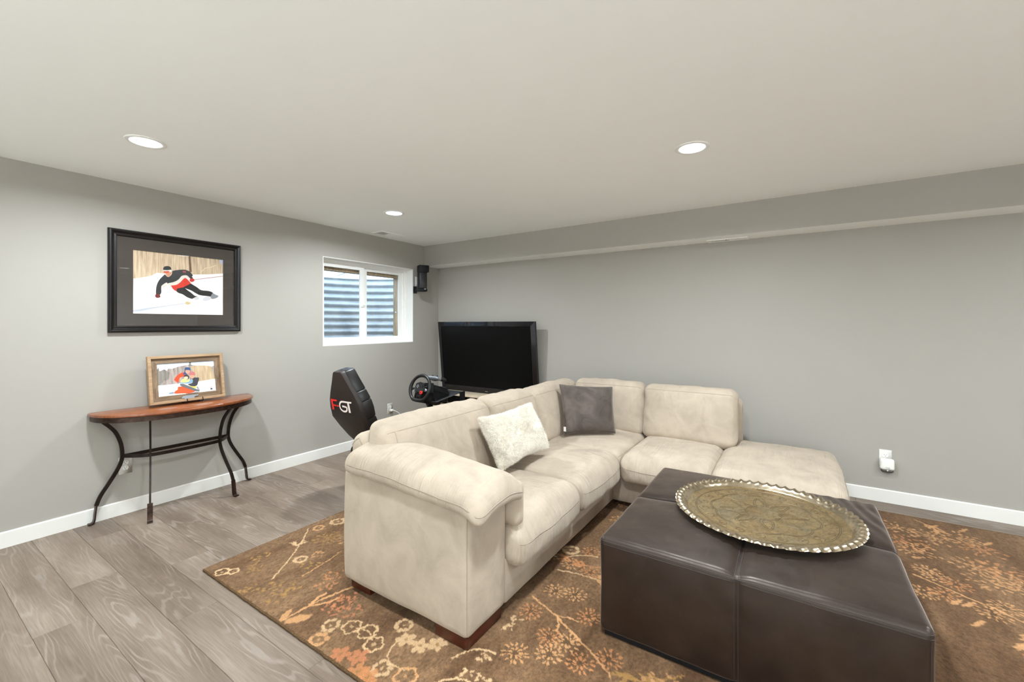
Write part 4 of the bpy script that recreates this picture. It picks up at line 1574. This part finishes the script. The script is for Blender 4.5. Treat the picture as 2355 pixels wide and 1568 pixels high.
sp = thing('tabletop_picture', 'rustic wood framed photo of a family in the snow on the console table', 'picture', (1.435, 4.0, TZT))
fo_, fu, fv, fn_ = np.array((1.184, 3.988, .791)), np.array((.502, 0, 0)), np.array((0, .062, .360)), np.array((0, -.9855, .1697))
ff = lambda u, v, t: tuple(fo_ + fu * u + fv * v + fn_ * t)
fm_ = lambda a, b, t: ff(a / .502, b / .3653, t)
rail_set(sp, 'outer_rail', fm_, 0, .502, 0, .3653, [(0, -.008), (0, .024), (.003, .026), (.018, .026), (.021, .024), (.021, -.008)], ('barn_edge', 'barn_edge'))
rail_set(sp, 'inner_rail', fm_, .021, .481, .021, .3443, [(0, -.006), (0, .008), (.036, .010), (.038, .008), (.038, -.006)], ('barn_lo', 'barn_v'))
FC = {'trees': M['print_hill'], 'pines': M['print_pine'], 'pinetop': M['print_pine'], 'birch': M['print_birch'], 'snow': (.95, .945, .95), 'rjacket': (.90, .28, .13), 'helm1': (.20, .30, .45),
      'face1': (.80, .58, .48), 'helm2': (.72, .42, .42), 'face2': (.85, .60, .48), 'helm3': (.20, .20, .19), 'face3': (.92, .74, .62), 'kid': (.82, .80, .50), 'blue': (.48, .62, .72),
      'dark': (.22, .22, .24), 'rpants': (.92, .33, .16), 'board': (.40, .40, .41), 'yellow': (.88, .76, .38), 'grey': (.60, .59, .62), 'boot': (.55, .60, .68), 'mark': (.30, .30, .32), 'mark2': (.75, .40, .42)}
ph_ = [(.10, .10), (.90, .10), (.90, .90), (.10, .90)]
lay = [(ph_, ink((.86, .90, .95)))]
for k in ('trees', 'birch', 'pines', 'pinetop', 'snow', 'boot', 'rpants', 'grey', 'yellow', 'dark', 'rjacket', 'helm1', 'face1', 'helm2', 'face2', 'blue', 'kid', 'helm3', 'face3', 'board', 'mark', 'mark2'):
    c = FC[k]
    lay.append((rounded(FAM[k]) if k in ('rjacket', 'helm1', 'face1', 'helm2', 'face2', 'helm3', 'face3', 'kid', 'blue', 'dark', 'rpants', 'yellow', 'boot') else FAM[k], ink(c) if isinstance(c, tuple) else c))
flat_print('photo_print', lay, ff, sp, .0015, .0001)
mb = MB()
prism(mb, FAM['plaque'], ff, .012, .016)
fix_normals(mb.build('metal_plaque', 'silver', sp))
mb = MB()
for i in range(9):
    u = .462 + .020 * i
    prism(mb, [(u, .148 + .002 * i), (u + .012, .150 + .002 * i), (u + .012, .163 + .002 * i), (u, .161 + .002 * i)], ff, .0155, .0168)
fix_normals(mb.build('plaque_lettering', 'slot', sp))
for u in (.455, .665):
    p = [ff(u, .004, -.07), ff(u, -.016, -.02), ff(u, -.03, .030), ff(u, -.015, .036), ff(u, .055, .033)]
    tube('easel_hook', p, .0028, 'black_matte', sp, 6)
tube('easel_strut', [ff(.455, -.008, -.03), ff(.56, .5, -.014), ff(.665, -.008, -.03)], .0028, 'black_matte', sp, 6)
put(sp)

# ================================================================== television
tv = thing('television', 'large black flat television tilted on the wall beside the window', 'television', (4.34, 3.22, .53))
t0_, tu, tvv = np.array((4.338, 3.968, .528)), np.array((0, -1.0, 0)), np.array((-.0995, 0, .9950))
tn = np.array((-.9950, 0, -.0995))
ft = lambda u, v, t: tuple(t0_ + tu * u + tvv * v + tn * t)
TW, TH = 1.492, .905
bz = .056
mb = MB()
V = []
for ins, t in ((0, -.035), (0, 0), (bz - .006, .0125), (bz, .011), (bz, .004)):
    bt = ins * 1.35
    V += [ft(ins, bt, t), ft(TW - ins, bt, t), ft(TW - ins, TH - ins, t), ft(ins, TH - ins, t)]
F = []
for i in range(4):
    for k in range(4):
        j = (k + 1) % 4
        F.append((i * 4 + k, i * 4 + j, (i + 1) * 4 + j, (i + 1) * 4 + k))
fix_normals(mesh_obj('bezel', V, F, 'black_gloss', tv))
mesh_obj('screen', [ft(bz - .002, bz * 1.35 - .002, .005), ft(TW - bz + .002, bz * 1.35 - .002, .005), ft(TW - bz + .002, TH - bz + .002, .005), ft(bz - .002, TH - bz + .002, .005)], [(0, 1, 2, 3)], 'screen', tv)
mb = MB()
prism(mb, [(0.004, .004), (TW - .004, .004), (TW - .004, TH - .004), (.004, TH - .004)], ft, -.034, -.004)
prism(mb, [(.25, .18), (TW - .25, .18), (TW - .25, TH - .18), (.25, TH - .18)], ft, -.058, -.03)
fix_normals(mb.build('back_shell', 'black_pl', tv))
box('wall_mount', 4.355, 4.428, 2.95, 3.49, .78, 1.15, 'mount', tv)
mb = MB()
prism(mb, [(TW / 2 - .02, .022), (TW / 2 + .02, .022), (TW / 2 + .02, .028), (TW / 2 - .02, .028)], ft, .004, .0075)
fix_normals(mb.build('badge', 'chrome', tv))
put(tv)

cab = thing('media_cabinet', 'low pale wood media cabinet under the television', 'cabinet', (4.26, 3.39, 0))
box('top_board', 4.11, 4.408, 2.82, 3.96, .502, .525, 'cream_wood', cab, bevel=.003)
box('bottom_board', 4.13, 4.405, 2.84, 3.94, .04, .06, 'cream_wood', cab)
for y in (2.84, 3.20, 3.92):
    box('upright', 4.13, 4.405, y, y + .02, .06, .502, 'cream_wood', cab)
box('shelf', 4.15, 4.395, 2.86, 3.92, .33, .348, 'cream_wood', cab)
box('back_board', 4.395, 4.407, 2.84, 3.94, .06, .502, 'black_matte', cab)
box('plinth', 4.16, 4.40, 2.86, 3.92, 0, .04, 'cream_wood', cab)
put(cab)
mbx = thing('media_box', 'black media box inside the pale cabinet under the television', 'media player', (4.28, 3.38, .348))
box('case', 4.165, 4.385, 3.24, 3.62, .349, .425, 'black_pl', mbx, bevel=.004)
box('front_strip', 4.160, 4.166, 3.26, 3.60, .372, .382, 'silver', mbx)
put(mbx)

# ================================================================== wall speaker
spk = thing('wall_speaker', 'black satellite speaker bracketed to the wall beside the window', 'speaker', (4.02, 4.02, 1.82))
ca_, sa_ = math.cos(-.55), math.sin(-.55)


def sp_fn(u, v, w):
    return (3.995 + u * ca_ - v * sa_, 4.005 + u * sa_ + v * ca_, w)


def sbox(name, u0, u1, v0, v1, w0, w1, mat, root, bevel=.006):
    m_ = MB().box(u0, u1, v0, v1, w0, w1)
    m_.v = [sp_fn(*q) for q in m_.v]
    return fix_normals(m_.build(name, mat, root, bevel=bevel))


sbox('cabinet', -.052, .052, -.055, .055, 1.845, 2.12, 'black_matte', spk, .010)
sbox('top_cap', -.056, .078, -.060, .055, 2.065, 2.155, 'black_matte', spk, .010)
sbox('grille', -.044, .044, -.063, -.054, 1.86, 2.055, 'black_pl', spk, .003)
sbox('bottom_cap', -.055, .055, -.058, .055, 1.820, 1.848, 'black_matte', spk, .005)
sbox('badge', .012, .034, -.0645, -.062, 1.845, 1.853, 'chrome', spk, 0)
tube('bracket_arm', [(4.0, 4.0, 1.85), (3.985, 4.06, 1.842), (3.985, YL - .004, 1.845)], .012, 'black_pl', spk, 10)
box('bracket_plate', 3.955, 4.015, YL - .010, YL - .0005, 1.80, 1.89, 'black_pl', spk, bevel=.002)
tube('speaker_wire', smooth_path([(4.035, YL - .004, 1.99), (4.02, YL - .03, 2.045), (4.01, 4.06, 2.05), (4.0, 4.03, 2.0)], 6), .0018, 'black_pl', spk, 6)
put(spk)


# ================================================================== outlets
def outlet(name, label, fn, root_loc, sockets=2, cat='wall outlet'):
    r = thing(name, label, cat, root_loc)
    m_ = MB()
    prism(m_, [(-.036, -.060), (.036, -.060), (.036, .060), (-.036, .060)], fn, 0, .0045)
    fix_normals(m_.build('cover_plate', 'plate', r, bevel=.002))
    for s in ((-.0195, .0195) if sockets == 2 else (.0195,)):
        m_ = MB()
        prism(m_, [(.017 * math.cos(a) * 1.0, s + max(-.0145, min(.0145, .017 * math.sin(a)))) for a in np.linspace(0, 2 * PI, 24, endpoint=False)], fn, .0044, .0062)
        fc = fix_normals(m_.build('receptacle', 'plate', r))
        m_ = MB()
        for a, b, w, hh in ((-.0065, .004, .0012, .0042), (.0065, .004, .0012, .0036), (0, -.0075, .0024, .0022)):
            prism(m_, [(a - w, s + b - hh), (a + w, s + b - hh), (a + w, s + b + hh), (a - w, s + b + hh)], fn, .0061, .0065)
        fix_normals(m_.build('socket_slots', 'slot', fc))
    m_ = MB()
    prism(m_, [(.0025 * math.cos(a), .0025 * math.sin(a)) for a in np.linspace(0, 2 * PI, 10, endpoint=False)], fn, .0044, .0053)
    fix_normals(m_.build('screw', 'plate', r))
    return put(r)


wl = lambda cx_, cz_: (lambda u, v, t: (cx_ + u, YL - .0005 - t, cz_ + v))
wr_ = lambda cy_, cz_: (lambda u, v, t: (XR - .0005 - t, cy_ - u, cz_ + v))
outlet('wall_outlet', 'white duplex outlet behind the console table leg', wl(1.085, .357), (1.085, YL, .357))
outlet('wall_outlet', 'white outlet with plugged cord on the wall behind the sofa', wl(3.575, .368), (3.575, YL, .368))
outlet('wall_outlet', 'white outlet on the long wall right of the chaise', wr_(-.604, .350), (XR, -.604, .35), 1)
outlet('speaker_jack_plate', 'white wall plate behind the black wall speaker', wl(4.03, 1.957), (4.03, YL, 1.957), 2, 'wall plate')
pl_ = thing('power_plug', 'white plug and cord in the outlet behind the sofa', 'plug', (3.585, YL, .345))
box('plug_body', 3.568, 3.600, YL - .035, YL - .008, .335, .362, 'plate', pl_, bevel=.005)
tube('cord', smooth_path([(3.585, YL - .034, .348), (3.60, YL - .07, .34), (3.66, YL - .09, .28), (3.70, YL - .06, .12), (3.74, YL - .05, .01), (3.95, YL - .05, .006)], 6), .003, 'plate', pl_, 6)
put(pl_)

chm = thing('plug_in_chime', 'white plug-in chime with dark base in the right wall outlet', 'chime', (XR, -.611, .245))
fr = wr_(-.611, .30)
Cushion((XR - .050, -.655, .262), (XR - .008, -.567, .350), .018, (.002, 0, 0), (10, 16, 16), lump=0).build('body', 'plate', chm)
Cushion((XR - .046, -.650, .243), (XR - .009, -.572, .270), .016, (0, 0, .004), (10, 16, 10), lump=0).build('dark_base', plain('smoked_plastic', (.075, .072, .060), .25), chm)
Cushion((XR - .0515, -.616, .256), (XR - .044, -.607, .264), .003, (0, 0, 0), (4, 4, 4), lump=0).build('indicator', 'lens_dim' if 'lens_dim' in M else 'vinyl', chm)
cu = bpy.data.curves.new('txt', 'FONT')
cu.body = 'ring'
cu.size = .017
cu.align_x = 'CENTER'
to = bpy.data.objects.new('txt', cu)
COL.objects.link(to)
bpy.context.view_layer.update()
tm = bpy.data.meshes.new_from_object(to.evaluated_get(bpy.context.evaluated_depsgraph_get()))
bpy.data.objects.remove(to)
tm.name = 'lettering'
tm.materials.clear()
tm.materials.append(M['slot_grey'])
for v in tm.vertices:
    x_, y_ = v.co.x, v.co.y
    v.co = (XR - .0525, -.611 - x_, .279 + y_)
link(bpy.data.objects.new('lettering', tm), chm)
put(chm)

# ================================================================== racing seat and wheel
YC = 3.066
rs = thing('racing_seat', 'black racing simulator seat with F-GT lettering behind the sofa', 'chair', (2.6, YC, 0))
lv = [(1.012, .048, 2.109), (1.000, .064, 2.112), (.93, .102, 2.130), (.844, .152, 2.151), (.767, .192, 2.171), (.70, .207, 2.1875), (.62, .206, 2.2075), (.53, .180, 2.262), (.44, .150, 2.325), (.36, .135, 2.40), (.29, .13, 2.50)]


def seat_section(name, off0, off1, grow0, grow1, mat, lo=0, hi=None, bevel=.006, ysel=None):
    L_ = lv[lo:hi]
    V, F = [], []
    n = len(L_)
    for off, gw in ((off0, grow0), (off1, grow1)):
        for s in ((1, -1) if ysel is None else ysel):
            V += [(x + off, YC + s * (h_ + gw) if ysel is None else YC + s[0] * (h_ + gw) - s[0] * s[1], z + off * .25) for z, h_, x in L_]
    a, b, c, d = 0, n, 2 * n, 3 * n
    for i in range(n - 1):
        F += [(a + i, a + i + 1, b + i + 1, b + i), (c + i, d + i, d + i + 1, c + i + 1), (a + i, c + i, c + i + 1, a + i + 1), (b + i, b + i + 1, d + i + 1, d + i)]
    F += [(a, b, d, c), (a + n - 1, c + n - 1, d + n - 1, b + n - 1)]
    m_ = MB().add(V, F)
    return fix_normals(m_.build(name, mat, rs, bevel=bevel, sharp=.8))


M['seat_back'] = plain('dark_brown_black_shell', (.018, .010, .007), .55, var=.3, vscale=5)
M['seat_pad'] = plain('black_leatherette', (.012, .011, .010), .40, spec=.35, var=.2, bump=.2, bscale=200)
shell = seat_section('back_shell', 0, .045, -.004, .0, 'seat_back')
seat_section('back_pad', .040, .085, -.02, -.035, 'seat_pad', bevel=.010)
for lo_, hi_ in ((0, 4), (3, 5), (4, 7), (6, 9)):
    for s in (1, -1):
        seat_section('side_bolster', .030, .125, .004, .002, 'seat_pad', lo_, hi_, .012, ((s, 0), (s, .055)))
xb = lambda z: 2.3625 - .25 * z - .0035
fl = lambda y, z, t: (xb(z) - t, y, z)
LG = {'F': [(3.228, .776), (3.142, .775), (3.152, .761), (3.204, .759), (3.208, .733), (3.17, .728), (3.175, .715), (3.208, .719), (3.206, .686), (3.234, .681)],
      'hy': [(3.163, .730), (3.137, .727), (3.138, .715), (3.166, .717)],
      'T1': [(3.05, .7725), (2.955, .774), (2.962, .760), (3.05, .759)], 'T2': [(3.014, .760), (2.992, .760), (2.993, .679), (3.018, .678)]}
mb = MB()
prism(mb, LG['F'], fl, 0, .001)
prism(mb, LG['hy'], fl, 0, .001)
fix_normals(mb.build('red_lettering', 'logo_red', rs))
mb = MB()
prism(mb, LG['T1'], fl, 0, .001)
prism(mb, LG['T2'], fl, 0, .001)
gcl = smooth_path([(3.03, .766, 0), (3.086, .764, 0), (3.113, .747, 0), (3.123, .720, 0), (3.114, .695, 0), (3.081, .682, 0), (3.047, .689, 0), (3.034, .708, 0), (3.039, .722, 0), (3.09, .726, 0)], 4)
tg = np.gradient(gcl, axis=0)
tg /= np.linalg.norm(tg, axis=1, keepdims=True)
nr = np.stack([-tg[:, 1], tg[:, 0]], -1) * .0075
for i in range(len(gcl) - 1):
    a, b = gcl[i, :2], gcl[i + 1, :2]
    prism(mb, [tuple(a - nr[i]), tuple(b - nr[i + 1]), tuple(b + nr[i + 1]), tuple(a + nr[i])], fl, 0, .0008)
fix_normals(mb.build('white_lettering', 'logo_white', rs))
Cushion((2.36, YC - .20, .20), (2.95, YC + .20, .34), .05, (0, 0, -.02), (20, 16, 8), lump=.002).build('seat_pan', 'seat_pad', rs)
for s in (-1, 1):
    tube('base_rail', smooth_path([(2.50, YC + s * .22, .030), (2.7, YC + s * .22, .030), (3.3, YC + s * .20, .030), (3.75, YC + s * .14, .030)], 5), .020, 'black_matte', rs, 10)
    tube('seat_strut', [(2.60, YC + s * .2, .03), (2.58, YC + s * .18, .22)], .016, 'black_matte', rs, 10)
tube('wheel_post', [(3.42, YC, .03), (3.28, YC, .36), (3.13, YC, .64)], .028, 'black_matte', rs, 12)
tube('cross_rail', [(3.42, YC - .2, .03), (3.42, YC + .2, .03)], .018, 'black_matte', rs, 10)
tube('cross_rail', [(2.56, YC - .22, .03), (2.56, YC + .22, .03)], .018, 'black_matte', rs, 10)
dk = MB().box(-.20, .20, -.13, .17, -.004, .004)
dk.v = [(3.25 + x * .98, 3.0 + y, .672 + z + x * .12) for x, y, z in dk.v]
dk.build('wheel_deck', 'deck' if 'deck' in M else plain('satin_steel_deck', (.18, .19, .21), .22, .8), rs, bevel=.002)
dk = MB().box(3.40, 3.47, 2.86, 2.875, .60, .70)
dk.box(3.40, 3.47, 3.16, 3.175, .60, .70)
dk.build('deck_bracket', 'black_matte', rs)
tube('hanging_cable', smooth_path([(3.06, 2.99, .68), (3.05, 2.98, .60), (3.07, 2.99, .50), (3.12, 3.0, .40)], 5), .004, 'black_pl', rs, 6)
put(rs)

sw = thing('steering_wheel', 'black gaming steering wheel with a red dial facing the racing seat', 'steering wheel', (3.1, 3.02, .68))
wc_ = np.array((2.985, 3.022, .777))
wn = np.array((-.955, 0, .297))
wu = np.array((.297, 0, .955))
wrt = np.array((0, -1.0, 0))
fwh = lambda u, v, t: tuple(wc_ + wrt * u + wu * v + wn * t)
pts = []
for a in np.linspace(0, 2 * PI, 72, endpoint=False):
    x_, y_ = .126 * math.cos(a), .126 * math.sin(a)
    if y_ < -.112:
        y_ = -.112 - (abs(y_) - .112) * .25
    pts.append(fwh(x_, y_, 0))
tube('rim', pts, [.0165 + .0015 * math.cos(4 * a) for a in np.linspace(0, 2 * PI, 72, endpoint=False)], 'seat_pad', sw, 12, closed=True)
mb = MB()
prism(mb, [(-.060, .018), (-.052, .044), (-.020, .054), (.020, .054), (.052, .044), (.060, .018), (.056, -.030), (.036, -.058), (-.036, -.058), (-.056, -.030)], fwh, -.030, .004)
hub = fix_normals(mb.build('hub', 'black_pl', sw, bevel=.004))
for nm, p in (('spoke', [(-.125, -.006), (-.05, .006), (-.05, -.030), (-.125, -.022)]), ('spoke', [(.125, -.006), (.05, .006), (.05, -.030), (.125, -.022)]), ('spoke', [(-.030, -.045), (.030, -.045), (.022, -.118), (-.022, -.118)])):
    mb = MB()
    prism(mb, p, fwh, -.010, .001)
    fix_normals(mb.build(nm, 'silver_dark' if 'silver_dark' in M else 'black_pl', sw, bevel=.002))


def button(u, v, r, t0, t1, mat, nm='button'):
    m_ = MB()
    prism(m_, [(u + r * math.cos(a), v + r * math.sin(a)) for a in np.linspace(0, 2 * PI, 16, endpoint=False)], fwh, t0, t1)
    return fix_normals(m_.build(nm, mat, hub))


button(.036, -.040, .0155, .003, .016, 'red', 'red_dial')
button(.036, -.040, .006, .015, .019, 'black_pl', 'dial_cap')
button(-.036, -.040, .012, .003, .009, 'black_gloss', 'dial')
button(0, .010, .008, .003, .007, 'black_gloss')
for u, v in ((-.030, .030), (-.040, .018), (-.020, .018), (-.030, .006)):
    button(u, v, .0055, .003, .007, 'silver')
for u, v in ((.030, .030), (.040, .018), (.020, .018), (.030, .006)):
    button(u, v, .0055, .003, .007, 'black_gloss')
mb = MB()
prism(mb, [(-.085, -.022), (-.062, -.014), (-.062, -.038), (-.080, -.040)], fwh, .001, .006)
fix_normals(mb.build('left_insert', 'chrome', hub))
mb = MB()
prism(mb, [(-.075, .012), (-.055, .03), (-.055, .06), (-.075, .05)], fwh, -.045, -.040)
prism(mb, [(.075, .012), (.055, .03), (.055, .06), (.075, .05)], fwh, -.045, -.040)
fix_normals(mb.build('shift_paddles', 'chrome', sw))
mb = MB()
prism(mb, [(.022 * math.cos(a), .022 * math.sin(a)) for a in np.linspace(0, 2 * PI, 16, endpoint=False)], fwh, -.09, -.02)
fix_normals(mb.build('shaft', 'black_pl', sw))
mb = MB()
prism(mb, [(-.115, -.085), (.115, -.085), (.12, .010), (.085, .060), (-.085, .060), (-.12, .010)], fwh, -.285, -.075)
fix_normals(mb.build('drive_unit', 'black_matte', sw, bevel=.012))
mb = MB()
prism(mb, [(-.07, -.125), (.07, -.125), (.09, -.08), (-.09, -.08)], fwh, -.24, -.10)
fix_normals(mb.build('clamp', 'black_pl', sw, bevel=.004))
put(sw)

gpd = thing('game_controller', 'silver and black game controller resting on the steering wheel unit', 'game controller', (3.17, 3.0, .87))
gf = lambda v: np.stack([3.165 + v[..., 0] * .955 + v[..., 2] * -.10, 3.005 + v[..., 1], .852 + v[..., 2] - v[..., 0] * .22], -1)
Cushion((-.040, -.075, -.012), (.038, .075, .020), .014, (0, 0, .006), (12, 18, 6), gf, 0).build('pad_body', 'silver', gpd)
for s in (-1, 1):
    Cushion((.018, s * .062 - .021, -.016), (.105, s * .062 + .021, .020), .018, (0, 0, .004), (12, 8, 6), gf, 0).build('grip', 'black_pl', gpd)
    V, F = lathe_data([(.0005, .036), (.010, .036), (.011, .032), (.006, .030), (.006, .018)], 14)
    mesh_obj('thumbstick', gf(np.array([(x_ + .012, y_ + s * .03, z_) for x_, y_, z_ in V])), F, 'black_pl', gpd, smooth=True)
put(gpd)
